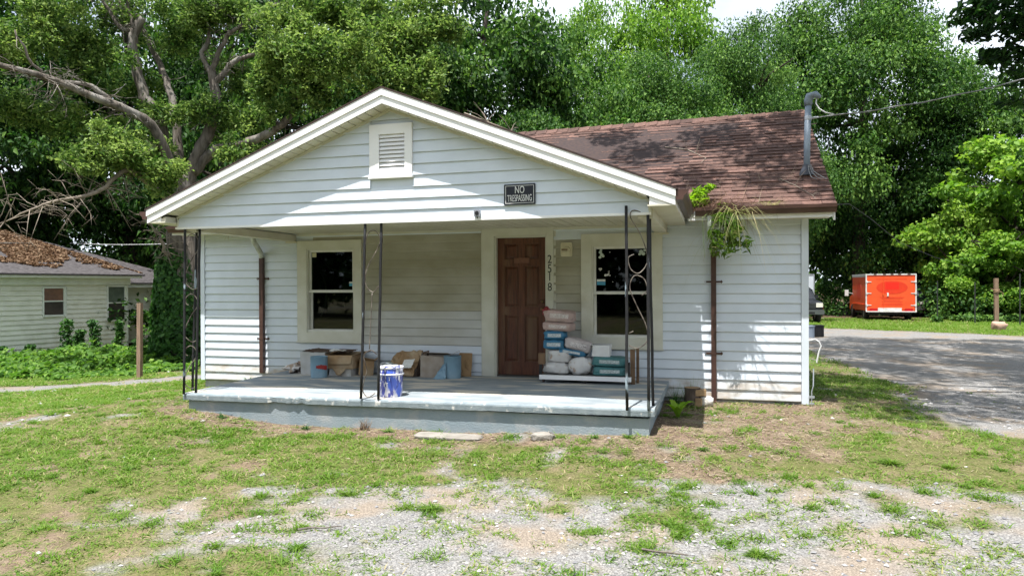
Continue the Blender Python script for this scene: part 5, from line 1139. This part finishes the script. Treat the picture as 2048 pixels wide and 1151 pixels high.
for a in [('a', -160, 29, -150, 5.5, 1.5, 'dark spreading tree beyond the left edge behind the neighbour house', 1), ('a', 60, 33, -130, 5.2, 2.2, 'dark tree behind the neighbour roof at far left', 2), ('b', 260, 35, -140, 5.2, 1.2, 'leafy tree behind the oak stems at left', 3), ('a', 470, 32, -120, 4.6, 1.5, 'dark tree right of the oak, behind the left porch roof', 4),
          ('b', 640, 30, -110, 4.6, 1.0, 'tree behind the left slope of the porch gable', 5), ('a', 800, 27, -90, 4.2, 1.0, 'dark tree straight behind the gable peak', 6), ('a', 960, 30, -110, 4.8, 1.0, 'deep green tree right of the gable peak reaching past the frame', 7), ('b', 1110, 31, -5, 3.9, 1.0, 'tree left of the sky notch, its rounded top near the frame edge', 8),
          ('c', 1340, 46, -110, 4.6, 6., 'tall bright green tree rising far behind the roof ridge', 9), ('f', 1310, 33, 85, 4.3, .5, 'round grey-green tree behind the middle of the ridge', 10), ('f', 1495, 36, 10, 4.2, .5, 'lower grey-green tree behind the right part of the ridge', 11), ('f', 1720, 47, -95, 7.4, 1.2, 'big round-topped tree behind the roof mast', 12),
          ('a', 1885, 48, 70, 5.4, .4, 'dark tree right behind the orange truck', 13), ('a', 1760, 52, 250, 6, .3, 'shady tree closing the gap above the orange truck', 14), ('d', 2045, 39, 250, 5.2, -.4, 'bright green broad-leaved tree at the right edge by the wooden post', 15, None), ('a', 2050, 45, 90, 5.6, .5, 'dark tree behind the bright broad-leaved tree at right', 16), ('d', 1950, 40, 350, 3.1, -.5, 'bright leafy sapling right of the orange truck', 17), ('d', 2015, 37, 450, 2.6, -.6, 'low bright bush behind the wooden post at right', 27), ('d', 2120, 35, 470, 2.6, -.5, 'low bright bush at the right frame edge', 28), ('b', 2330, 30, -60, 5.2, .5, 'tree beyond the right edge of the photo', 18), ('c', 1180, 50, -40, 3.6, 6, 'slender bright tree peeping over the wood at the sky notch', 19), ('e', 1060, 25, 180, 2.2, .5, 'rounded bush-like tree just behind the ridge left end', 20), ('a', 1600, 48, -30, 4.6, .5, 'dark tree between the two round-topped trees', 21), ('a', -20, 38, 0, 5, 0.5, 'dim tree deep in the wood behind the neighbour roof', 22), ('a', 360, 40, 60, 5, .5, 'dim tree deep in the wood behind the oak', 23), ('e', 700, 26, 120, 3.0, .3, 'low leafy tree pressing against the back of the porch roof', 24)]: forest_tree(*a)
# far wood as one mass
random.seed(3); RNG = np.random.default_rng(31); cl = []
for i in range(620):
    x = random.uniform(-75, 85); y = random.uniform(50, 66); zt_ = random.uniform(-.5, 10.5)*random.uniform(.4, 1); s = random.uniform(1.6, 3.0); cl.append(((x, y, zt_), (s, s, s*.6), 90, -.1))
V, F, Tt = crown(cl, .55, .7, .4, .35); tag(link('far_wood', fast('far_wood', V, F, LF['deep'], Tt)), 'dense mass of dark woodland closing the background', 'wood', kind='stuff')
# unseen trees added behind the viewer to darken pane reflections and block low sky
cl = []
for i in range(620):
    x = random.uniform(-45, 60); s = random.uniform(1.6, 3.0); cl.append(((x, random.uniform(-46, -38), random.uniform(-.5, 12)), (s, s, s*.6), 80, -.1))
V, F, Tt = crown(cl, .8, .7, .4, .35); tag(link('unseen_wood', fast('unseen_wood', V, F, LF['deep'], Tt)), 'unseen line of dark trees added behind the viewer, mirrored in the window panes', 'wood', kind='stuff')
# undergrowth along the wood edge
cl = []
for i in range(230):
    u = random.choice([random.uniform(-100, 420), random.uniform(1600, 2150), random.uniform(1600, 2150)]); d = random.uniform(31, 44) if u > 1600 else random.uniform(27, 36)
    if u > 1860: d = random.uniform(36, 44)
    if 1600 < u < 1865: d = random.uniform(43, 50)
    p = at(u, 600, d); s = random.uniform(.5, 1.3); z_ = float(H(p[0], p[1])); cl.append(((p[0], p[1], z_+random.uniform(.1, 1.8)), (s, s, s*.7), 110, 0))
for i in range(60):
    u = random.uniform(1870, 2100); d = random.uniform(33.5, 38); p = at(u, 600, d); s = random.uniform(.15, .4); cl.append(((p[0], p[1], float(H(p[0], p[1]))+.15), (s, s, s*.8), 70, .15))
V, F, Tt = crown(cl, .20, .6, .5, .38); tag(link('undergrowth', fast('undergrowth', V, F, LF['mid'], Tt)), 'tangled green undergrowth along the edge of the wood', 'undergrowth', kind='stuff')
# tall tree outside the frame at right whose branches shade the drive and the roof
random.seed(5); RNG = np.random.default_rng(55)
t = thing('shade_tree', 'tall dark-leaved tree whose branches hang into the top right corner', 'tree', (17.2, 1.5, float(H(17.2, 1.5))))
g = G(); limb(g, [(0, 0, -.2), (.1, .1, 3.5), (-.2, .2, 7), (-.3, .1, 11)], .42, .15, 10)
W0 = Vector((17.2, 1.5, 0)); cl = []
def arm(e, z0): 
    e = Vector([float(c) for c in e])-W0; e.z -= t.location.z; limb(g, [(-.15, .1, z0), Vector((-.15, .1, z0)).lerp(e, .5)+Vector((0, 0, .8)), e], .12, .03, 6)
SH = []
def shade(x, y, z_, r, n, zz=10.2): # pad that shades ground/roof point (x,y,z_)
    k = (zz-z_)/SUN_TO.z; SH.append(((x+SUN_TO.x*k, y+SUN_TO.y*k, zz), (r, r, r*.35), n, -.1))
for q in [(9.1, 1.2, 3.3, .75, 420), (8.3, 1.9, 3.7, .7, 380), (7.2, 1.5, 3.4, .6, 260), (9.4, 2.3, 4, .5, 200), (8.0, .5, 2.9, .5, 220), (6.6, 2.2, 3.9, .5, 200), (8.9, .35, 2.8, .35, 120)]: shade(*q, zz=9.6+random.uniform(0, 1.2))
for x in np.arange(9.9, 22, 1.2):
    for y in np.arange(-2., 15.5, 1.25):
        u_, v_, d_ = proj(np.array([x, y, -.35]))
        if v_ < 674 or random.random() < .06 or (u_ < 2060 and not inpoly(np.array([u_]), np.array([v_]), [(1600, 690), (1640, 674), (2100, 676), (2100, 850), (1880, 842), (1780, 805), (1640, 805)])[0]): continue
        zz = random.uniform(10.8, 13.5)
        shade(x+random.uniform(-.5, .5), y+random.uniform(-.4, .4), -.35, random.uniform(.9, 1.2), 580, zz)
for u, v, d, r, n in ((2010, 40, 13, .75, 340), (2060, 110, 13.2, .7, 300), (1965, 15, 13.5, .5, 160), (2040, 150, 14, .45, 140), (1950, 70, 13.6, .3, 70), (2100, 30, 12.5, .8, 300), (2050, -30, 13, .8, 300), (1935, 35, 13.8, .4, 110), (1995, 110, 13.4, .4, 110), (2030, 200, 13.6, .3, 70)):
    SH.append((at(u, v, d), (r, r, r*.5), n, -.2))
for c in SH[::7]: arm(c[0], random.uniform(5, 9))
g.build('trunk', barkd, t, True)
V, F, Tt = crown([(np.asarray(c[0])-np.array([17.2, 1.5, t.location.z]), *c[1:]) for c in SH], .19, .4, .4, .35); link('crown', fast('shade_crown', V, F, LF['deep'], Tt), t)

# climbing vines and weeds at the neighbour wall
RNG = np.random.default_rng(77); random.seed(77)
def vine(u, top, bot, wpx, d, label, dens=700):
    p = at(u, bot, d); zt_ = float(at(u, top, d)[2]); zb_ = float(H(p[0], p[1])); w = wpx*d/FPX; c = []
    for k in range(7):
        f = k/6; c.append(((p[0]+random.uniform(-.15, .15)*w, p[1], zb_+(zt_-zb_)*f*.93), (w*(.55-.1*f), w*.3, (zt_-zb_)*.13), dens//7, 0))
    V, F, Tt = crown(c, .11, .7, .5, .5); t = thing('climbing_vine', label, 'vine', (p[0], p[1], zb_), 0, 'vines on the neighbour wall')
    link('foliage', fast('vine_leaves', V-np.array([p[0], p[1], zb_]), F, LF['ivy'], Tt), t)
    g = G(); limb(g, [(0, 0, -.05), (.04, .02, (zt_-zb_)*.5), (-.03, .02, (zt_-zb_)*.9)], .02, .008, 5, .01); g.build('stem', bark, t)
for a in [(134, 640, 722, 34, 24.3, 'tallest vine clump under the left neighbour window'), (160, 660, 720, 26, 24.8, 'shorter vine clump right of the tallest one'), (188, 641, 714, 30, 25.2, 'vine column between the two neighbour windows'), (237, 642, 700, 22, 26.3, 'slim vine below the right neighbour window'), (58, 690, 722, 26, 23.6, 'small weed clump at the left foot of the neighbour wall'), (3, 694, 725, 24, 22.8, 'weed clump at the very left edge of the photo')]: vine(*a)
t = thing('fern_clump', 'feathery fern-like clump between the stake and the ivy', 'fern', tuple(at(315, 715, 18.5)[:2])+(float(H(*at(315, 715, 18.5)[:2])),))
for k in range(16):
    a = k*.42; ln = random.uniform(.6, 1.0); g = []; P = []; Nn = []
    for q in range(26):
        f = q/26; c = np.array([math.cos(a)*ln*f, math.sin(a)*ln*f*.7, .75*ln*math.sin(f*2.2)]); s = np.array([-math.sin(a), math.cos(a), 0])*.09*(1-f*.7)
        P += [c+s, c-s]; Nn += [(0, 0, 1), (0, 0, 1)]
    V, F, Tt = leaves(np.array(P), unit(np.array(Nn, float)+RNG.normal(size=(len(P), 3))*.2), .10, np.full(len(P), .5), .3); link('frond', fast('frond', V, F, LF['ivy'], Tt), t)
# leafy ground cover at the left
n = 26000; u = RNG.uniform(-260, 395, n); d = RNG.uniform(13.6, 24.5, n); P = C0+(np.array([ray(a, 600) for a in u]))*d[:, None]; x, y = P[:, 0], P[:, 1]; gz = H(x, y); U_, V_, D_ = proj(np.stack([x, y, gz], 1))
edge = 757-.095*U_*.0-np.clip((U_-250)/100, 0, 1)*14+(fbm(x, y, 1.2)-.5)*22; keep = (V_ < edge) & (V_ > 690) & ~((x-P0[0])*(-sa)+(y-P0[1])*ca > -.1)
hgt = .05+1.0*np.clip(fbm(x, y, 1.1, 3, 6)-.28, 0, 1)*np.clip((edge-V_)/14, .15, 1); P = np.stack([x, y, gz+hgt*RNG.random(n)**.5], 1)[keep]
Nn = unit(RNG.normal(size=(len(P), 3))*.5+np.array([0, -.25, 1])); V, F, Tt = leaves(P, Nn, .10+.10*RNG.random(len(P)), np.clip(RNG.normal(.45, .22, len(P)), 0, 1), .65)
tag(link('ground_cover', fast('ground_cover', V, F, LF['weed'], Tt)), 'bright leafy ground cover in front of the neighbour house', 'ground cover', kind='stuff')
# weeds rooted in the gutter
def blades(base, dirs, L_, w, bend, tint, segs=3):
    """curved tapered blades from numpy arrays"""
    n = len(base); side = unit(np.cross(dirs, np.array([0, 0, 1.])+RNG.normal(size=(n, 3))*.2)); out = []
    for k in range(segs+1):
        f = k/segs; c = base+dirs*(L_*f)[:, None]; c[:, 2] -= bend*L_*f*f; ww = (w*(1-f))[:, None]
        out += [c-side*ww, c+side*ww] if k < segs else [c]
    V = np.stack(out, 1); m_ = V.shape[1]; F = []
    for k in range(segs):
        a = 2*k
        if k < segs-1: F += [(a, a+1, a+3), (a, a+3, a+2)]
        else: F += [(a, a+1, a+2)]
    F = (np.arange(n)[:, None, None]*m_+np.array(F)[None]).reshape(-1, 3); return V.reshape(-1, 3), F, np.repeat(tint, m_)
def tuft(name, label, cat, c, n, L_, w, spread, up, bend, mat, tint=.5, droop=0):
    a = RNG.random(n)*6.28; d = unit(np.stack([np.cos(a)*spread, np.sin(a)*spread*.7, up+0*a], 1)+RNG.normal(size=(n, 3))*.25)
    b = np.stack([RNG.normal(0, L_*.10, n), RNG.normal(0, L_*.06, n), np.zeros(n)], 1)
    V, F, Tt = blades(b, d, L_*(.5+.6*RNG.random(n)), w*(.6+.6*RNG.random(n)), bend+droop*RNG.random(n), np.clip(RNG.normal(tint, .18, n), 0, 1))
    t = thing(name, label, cat, c); link('blades', fast('blades', V, F, mat, Tt), t); return t
gy = -.43
c = (8.06, -.30, 2.34); V, F, Tt = crown([((0, 0, .10), (.16, .12, .12), 240, .1), ((.05, 0, .20), (.11, .1, .09), 120, .1), ((-.06, -.02, .0), (.10, .09, .10), 110, 0), ((.16, .05, .28), (.06, .05, .05), 40, -.2)], .12, .15, .4, .5)
t = thing('gutter_weed', 'bright yellow-green weed sprouting where the two gutters meet', 'weed', c); link('leaves', fast('gutter_leaves', V, F, LF['neon'], Tt), t); g = G(); g.tube([(0, 0, -.15), (.02, 0, .1), (.12, .04, .28)], [.008, .006, .004], 5); g.build('stem', M('green_stem', (.12, .2, .04), None, rough=.6), t)
c = (8.38, -.46, 2.15); V, F, Tt = crown([((RNG.normal(0, .13), RNG.normal(0, .04), RNG.uniform(-.45, .15)), (.09, .06, .10), 40, RNG.normal(0, .15)) for _ in range(13)], .12, .12, .5, .35)
t = thing('gutter_grass', 'green feathery weeds hanging from the gutter over the right downspout', 'weed', c); link('leaves', fast('hanging_leaves', V, F, LF['grass'], Tt), t); g = G()
for k in range(9): g.tube([(random.uniform(-.15, .1), .05, .15), (random.uniform(-.25, .2), -.06, .05), (random.uniform(-.3, .3), -.1, random.uniform(-.5, -.1))], [.004, .003, .002], 4)
g.build('stem', M('green_stem', (.12, .2, .04), None, rough=.6), t)
tuft('gutter_grass', 'a few green blades drooping beside the right downspout', 'grass', (8.42, -.46, 2.26), 46, .42, .004, .9, .35, 1.5, LF['grass'], .3, .9)
tuft('gutter_grass', 'dry yellow grass stalks arching out from the gutter to the right', 'grass', (8.55, -.46, 2.28), 70, .78, .005, 1.1, .35, .9, LF['grass'], .85, .6)
tuft('gutter_grass', 'low straw-coloured grass along the right gutter lip', 'grass', (9.0, -.40, 2.34), 60, .42, .003, 1.6, .8, .4, LF['grass'], .9, .3)
n = 420; P = np.stack([RNG.normal(8.38, .24, n), RNG.normal(-.36, .07, n), 2.33+np.abs(RNG.normal(0, .07, n))], 1); dd = unit(RNG.normal(size=(n, 3))*np.array([1, .5, .5])); V, F, Tt = blades(P, dd, .10+.22*RNG.random(n), np.full(n, .0035), .3+0*dd[:, 0], RNG.random(n)*.6)
tag(link('gutter_debris', fast('gutter_debris', V, F, LF['dry'], Tt)), 'brown tangle of dead grass choking the right gutter', 'debris', kind='stuff')
n = 70; P = np.stack([RNG.uniform(7.9, 9.5, n), RNG.uniform(-.3, .5, n), np.zeros(n)], 1); P[:, 2] = rz(P[:, 1], P[:, 0])+.02; dd = unit(RNG.normal(size=(n, 3))*np.array([1, .4, .6])+np.array([0, 0, .5])); V, F, Tt = blades(P, dd, .2+.35*RNG.random(n), np.full(n, .003), .3+0*dd[:, 0], .3+RNG.random(n)*.6)
tag(link('roof_straw', fast('roof_straw', V, F, LF['straw'], Tt)), 'sparse straw stalks lying on the shingles above the gutter', 'straw', kind='stuff')
n = 16; tuft('nest_straw', 'wisp of pale straw hanging under the left gutter', 'straw', (.75, -.30, 2.19), 18, .16, .003, 1.3, -.3, .4, LF['straw'], .8)

# ------------------------------------------------------------------ yard grass, gravel and litter
RNG = np.random.default_rng(99)
def visible(x, y, m_=120):
    u, v, d = proj(np.stack([x, y, np.full(len(x), -.4)], 1)); return (d > .5) & (u > -m_) & (u < 2048+m_) & (v < 1151+160)
HOUSE = lambda x, y: ((x > XL+.02) & (x < XR-.02) & (y > -D+.04)) | ((x > 0) & (x < Wd) & (y > 0) & (y < 5.6))
def scatter(n, x0, x1, y0, y1):
    x = RNG.uniform(x0, x1, n); y = RNG.uniform(y0, y1, n); k = visible(x, y) & ~HOUSE(x, y); return x[k], y[k]
x, y = scatter(95000, -9, 14.5, -7.4, 3.5)
g_, m_, w_ = zones(x, y); cl1 = fbm(x, y, 1.6, 4, 2); cl2 = fbm(x, y, 4.5, 3, 7)
dens = np.where(g_ > .5, np.clip((cl1*.6+cl2*.6-.60)*5, 0, .6)+.02, np.where(m_ > .5, np.clip((cl1*.5+cl2*.7-.68)*5, 0, .4)+.02, np.clip(.45+(cl1-.42)*3.2+(cl2-.5)*1.5, .12, .95)))
u_, v_, d_ = proj(np.stack([x, y, np.full(len(x), -.4)], 1)); dens *= np.clip(1.15-(d_-6)*.035, .4, 1)
dens = np.where((x > 8.2) & (y > -3.9) & (y < 1) & (m_ < .5) & (g_ < .5), dens*.5, dens); drv = inpoly(x, y, Z_DRIVE) | inpoly(x, y, Z_TRACK); dens = np.where(drv, np.minimum(dens, .004), dens)
k = RNG.random(len(x)) < dens; x, y, cl1, g_, m_, d_ = x[k], y[k], cl1[k], g_[k], m_[k], d_[k]
nb = RNG.integers(6, 14, len(x)); ti = np.repeat(np.arange(len(x)), nb); n = len(ti)
sz_ = (.6+.7*RNG.random(len(x)))*np.where(g_ > .5, .9, 1)*np.where((v_[k] > 1050) & (u_[k] < 700), .75, 1); L_ = (.055+.085*RNG.random(n))*sz_[ti]*np.clip(.9+(d_[ti]-6)*.03, .9, 1.5)
a = RNG.random(n)*6.28; up = .35+.9*RNG.random(n); dr = unit(np.stack([np.cos(a), np.sin(a), up], 1)); off = RNG.normal(0, .028, (n, 2)); bx, by = x[ti]+off[:, 0], y[ti]+off[:, 1]
tt_ = np.clip((.33+.5*(.5-fbm(x, y, .8, 3, 12))+RNG.normal(0, .10, len(x))+.22*(m_ > .5)+.12*(g_ > .5))[ti]+RNG.normal(0, .13, n)+(RNG.random(n) < .10)*.5, 0, 1)
V, F, Tt = blades(np.stack([bx, by, H(bx, by)-.004], 1), dr, L_, .0030+.0040*RNG.random(n)+.0006*np.clip(d_[ti]-6, 0, 8), .25+.45*RNG.random(n), tt_, 2)
tag(link('yard_grass', fast('yard_grass', V, F, LF['grass'], Tt)), 'patchy yellow-green grass and weeds over the front yard', 'grass', kind='stuff')
# dry thatch between the tufts
x, y = scatter(190000, -9, 14.5, -7.4, 3.5); g_, m_, w_ = zones(x, y); u_, v_, d_ = proj(np.stack([x, y, np.full(len(x), -.4)], 1)); k = RNG.random(len(x)) < np.where(g_ > .5, .10, .75)*np.clip(1.1-(d_-6)*.04, .3, 1); k &= ~(inpoly(x, y, Z_DRIVE) | inpoly(x, y, Z_TRACK)); x, y, d_ = x[k], y[k], d_[k]; n = len(x); a = RNG.random(n)*6.28
dr = unit(np.stack([np.cos(a), np.sin(a), .08+.35*RNG.random(n)], 1)); gn = fbm(x, y, 1.4, 3, 31)
V, F, Tt = blades(np.stack([x, y, H(x, y)+.002], 1), dr, .03+.05*RNG.random(n), .0018+.002*RNG.random(n)+.0004*np.clip(d_-6, 0, 8), .1+0*a, np.clip(.70+1.0*(gn-.5)+RNG.normal(0, .22, n), 0, 1), 2)
tag(link('thatch', fast('thatch', V, F, LF['grass'], Tt)), 'dry matted thatch between the grass tufts of the yard', 'grass', kind='stuff')
# stronger tufts dotted over the gravel and the bare soil
x, y = scatter(2600, -4, 14, -7.2, .5); g_, m_, w_ = zones(x, y); k = (RNG.random(len(x)) < np.where(fbm(x, y, 1.2, 3, 41) > .5, .42, .10)) & ~inpoly(x, y, Z_DRIVE); x, y = x[k], y[k]; nb = RNG.integers(30, 90, len(x)); ti = np.repeat(np.arange(len(x)), nb); n = len(ti); sp = (.02+.05*RNG.random(len(x)))[ti]; bx = x[ti]+RNG.normal(0, 1, n)*sp; by = y[ti]+RNG.normal(0, 1, n)*sp; a = RNG.random(n)*6.28
dr = unit(np.stack([np.cos(a), np.sin(a), .5+.9*RNG.random(n)], 1)); V, F, Tt = blades(np.stack([bx, by, H(bx, by)], 1), dr, (.06+.08*RNG.random(n))*(.7+.6*RNG.random(len(x)))[ti], .003+.003*RNG.random(n), .3+.4*RNG.random(n), np.clip((.12+.30*RNG.random(len(x)))[ti]+RNG.normal(0, .12, n), 0, 1), 2)
tag(link('yard_tufts', fast('yard_tufts', V, F, LF['grass'], Tt)), 'small green tufts dotted over gravel and bare soil', 'grass', kind='stuff')
# tall grass verge by the truck and drive
x = RNG.uniform(7, 30, 40000); y = RNG.uniform(1, 34, 40000); u_, v_, d_ = proj(np.stack([x, y, H(x, y)], 1)); g_, m_, w_ = zones(x, y)
k = (u_ > 1590) & (u_ < 2180) & (g_ < .5) & (~HOUSE(x, y)) & (d_ < 40) & ~((x < 9.5) & (y < 5.7)) & (RNG.random(len(x)) < np.clip(1-w_*.7, 0, 1)); x, y, d_ = x[k], y[k], d_[k]
nb = RNG.integers(4, 8, len(x)); ti = np.repeat(np.arange(len(x)), nb); n = len(ti); a = RNG.random(n)*6.28; dr = unit(np.stack([np.cos(a), np.sin(a), .7+.9*RNG.random(n)], 1)); bx = x[ti]+RNG.normal(0, .08, n); by = y[ti]+RNG.normal(0, .08, n)
V, F, Tt = blades(np.stack([bx, by, H(bx, by)], 1), dr, (.07+.13*RNG.random(n))*np.clip(d_[ti]/22, .6, 1.4), .0035+.00035*d_[ti], .3+.3*RNG.random(n), np.clip(.35+RNG.normal(0, .2, n)+.3*(fbm(bx, by, .5)-.5), 0, 1), 2)
tag(link('verge_grass', fast('verge_grass', V, F, LF['grass'], Tt)), 'longer grass on the verge around the drive and the truck', 'grass', kind='stuff')
tuft('dry_weed', 'dry brown weed standing against the porch base below the bucket', 'weed', (4.30, -2.44, float(H(4.3, -2.44))), 70, .24, .004, .35, 1.0, .3, LF['straw'], .25)
# bigger individual weeds
for i, (x_, y_, r_, mt, lb) in enumerate([(onZ(695, 985, -.44)[0], onZ(695, 985, -.44)[1], .17, 'grass', 'large green grass tuft in the gravel left of the middle'), (onZ(860, 1022, -.44)[0], onZ(860, 1022, -.44)[1], .22, 'grass', 'broad low grass tuft in the gravel near the middle'), (onZ(1065, 858, -.38)[0], onZ(1065, 858, -.38)[1], .18, 'weed', 'leafy green weeds before the porch step'), (onZ(1405, 1010, -.44)[0]*0+onZ(1005, 1105, -.44)[0]*0+onZ(1515, 1110, -.45)[0], onZ(1515, 1110, -.45)[1], .17, 'grass', 'straw-tipped grass tuft at the lower right foreground'), (onZ(1780, 945, -.42)[0], onZ(1780, 945, -.42)[1], .22, 'grass', 'wide grass tuft at the edge of the right gravel'), (onZ(1405, 915, -.40)[0], onZ(1405, 915, -.40)[1], .12, 'weed', 'bright weed tuft in the bare soil right of the porch')]):
    tuft('grass_tuft', lb, 'grass', (x_, y_, float(H(x_, y_))-.005), 190, r_, .0045, 1.1, .75, .5, LF[mt], .3)
def broadweed(label, x_, y_, n, ln, w, mat, up=.7, seed=1):
    t = thing('broadleaf_weed', label, 'weed', (x_, y_, float(H(x_, y_)))); random.seed(seed)
    for k in range(n):
        a = k*2.4+random.uniform(-.3, .3); L0 = ln*random.uniform(.7, 1.1); g = G(); c = Vector((math.cos(a), math.sin(a), 0)); s = Vector((-math.sin(a), math.cos(a), 0)); rows = []
        for q in range(6):
            f = q/5; p_ = c*(L0*f)+Vector((0, 0, L0*up*math.sin(f*2.0)+.02)); wd = w*math.sin(min(f*1.05+.12, 1)*math.pi)*.5+.003; rows.append((p_-s*wd+Vector((0, 0, wd*.3)), p_, p_+s*wd+Vector((0, 0, wd*.3))))
        g.add([v for r in rows for v in r], [(q*3+i, q*3+i+1, q*3+i+4, q*3+i+3) for q in range(5) for i in range(2)]); me = g.mesh('leaf', LF[mat], True); at_ = me.attributes.new('tint', 'FLOAT', 'POINT'); at_.data.foreach_set('value', [random.uniform(.3, .8)]*len(me.vertices)); link('leaf', me, t)
    return t
broadweed('broad bright-leaved weed at the right side of the porch slab', 7.86, -1.35, 11, .20, .075, 'neon', .9, 2)
tuft('grass_tuft', 'spindly green weed growing behind the sawn log', 'weed', (7.98, -.13, float(H(7.98, -.13))), 26, .46, .006, .25, 1.2, .15, LF['weed'], .35)
for x_, lb, mt in ((2.35, 'dark low weed at the left foot of the porch base', 'ivy'), (3.55, 'dark straggling weed at the middle of the porch base', 'ivy'), (4.62, 'green weed clump at the porch base below the blue bucket', 'weed'), (7.05, 'small green weed at the right end of the porch base', 'weed')):
    tuft('base_weed', lb, 'weed', (x_, -2.50, float(H(x_, -2.5))), 46, .17, .006, 1.0, .8, .5, LF[mt], .4)
broadweed('small weed between wall and slab at the left back corner', 1.05, -.16, 14, .16, .025, 'ivy', .9, 7)
tuft('grass_tuft', 'tall thin grass in the shade between slab and log', 'grass', (7.80, -.45, float(H(7.8, -.45))), 60, .42, .004, .35, 1.2, .2, LF['ivy'], .5)
# gravel stones
x, y = scatter(60000, -7, 15.5, -7.4, 9); g_, m_, w_ = zones(x, y); u_, v_, d_ = proj(np.stack([x, y, np.full(len(x), -.4)], 1))
k = (RNG.random(len(x)) < np.where(g_ > .5, np.clip(1.2-(d_-5)*.16, 0, 1), .02)); x, y, d_ = x[k], y[k], d_[k]; n = len(x)
s = (.005+.016*RNG.random(n)**4)*np.clip(d_/6, 1, 2.2)
OC = np.array([(1, 0, 0), (0, 1, 0), (-1, 0, 0), (0, -1, 0), (0, 0, 1), (0, 0, -1)], float); OF = np.array([(0, 1, 4), (1, 2, 4), (2, 3, 4), (3, 0, 4)])
Vv = OC[None]*(.7+.6*RNG.random((n, 6, 3)))*s[:, None, None]*np.array([1.15, 1, .6]); an = RNG.random(n)*6.28; ca_, sa_ = np.cos(an)[:, None], np.sin(an)[:, None]
Vv = np.stack([Vv[..., 0]*ca_-Vv[..., 1]*sa_, Vv[..., 0]*sa_+Vv[..., 1]*ca_, Vv[..., 2]], -1)+np.stack([x, y, H(x, y)+s*.25], 1)[:, None]
def stonemat():
    m, t, b, out = nodes('gravel_stone'); r = t.nodes.new('ShaderNodeValToRGB'); e = r.color_ramp.elements; e[0].color = (.14, .14, .15, 1); e[1].color = (.56, .54, .51, 1); q = e.new(.8); q.color = (.31, .305, .30, 1)
    a = t.nodes.new('ShaderNodeAttribute'); a.attribute_name = 'tint'; t.links.new(a.outputs['Fac'], r.inputs[0]); t.links.new(r.outputs[0], b.inputs['Base Color']); b.inputs['Roughness'].default_value = .9; return m
tag(link('gravel', fast('gravel', Vv.reshape(-1, 3), (np.arange(n)[:, None, None]*6+OF[None]).reshape(-1, 3), stonemat(), np.repeat(RNG.random(n), 6))), 'pale grey gravel stones scattered over the yard', 'gravel', kind='stuff')
# leaf litter and straw on the bare soil
x, y = scatter(42000, .8, 12, -4, 1); g_, m_, w_ = zones(x, y); k = RNG.random(len(x)) < np.where(m_ > .5, .85, .05); x, y = x[k], y[k]; n = len(x); a = RNG.random(n)*6.28
dd = unit(np.stack([np.cos(a), np.sin(a), .15*RNG.random(n)], 1)); V, F, Tt = blades(np.stack([x, y, H(x, y)+.004+.02*RNG.random(n)], 1), dd, .03+.06*RNG.random(n), .002+.004*RNG.random(n), .05+0*a, RNG.random(n), 2)
tag(link('straw_litter', fast('straw_litter', V, F, LF['straw'], Tt)), 'brown straw and dead leaves on the bare soil by the porch', 'litter', kind='stuff')
# sticks on the ground
random.seed(12)
for u, v, ln, lb in ((1375, 850, .55, 'pale dry stalk on the soil right of the porch'), (1975, 835, .28, 'dark stick lying on the gravel at the right edge'), (1330, 1095, .3, 'small twig in the front gravel'), (640, 1043, .3, 'dark bark strip in the gravel at left')):
    p = onZ(u, v, -.40); a = random.uniform(-.5, .5); c, s = math.cos(a), math.sin(a); g = G(); P = [Vector((p[0]+c*ln*(q-.5), p[1]+s*ln*(q-.5)+random.uniform(-.02, .02), 0)) for q in (0, .3, .6, 1)]
    for q in P: q.z = float(H(q.x, q.y))+.025
    g.tube(P, [.009, .008, .007, .004], 5); tag(g.build('dry_stick', twigm if 'pale' in lb else bark), lb, 'stick')
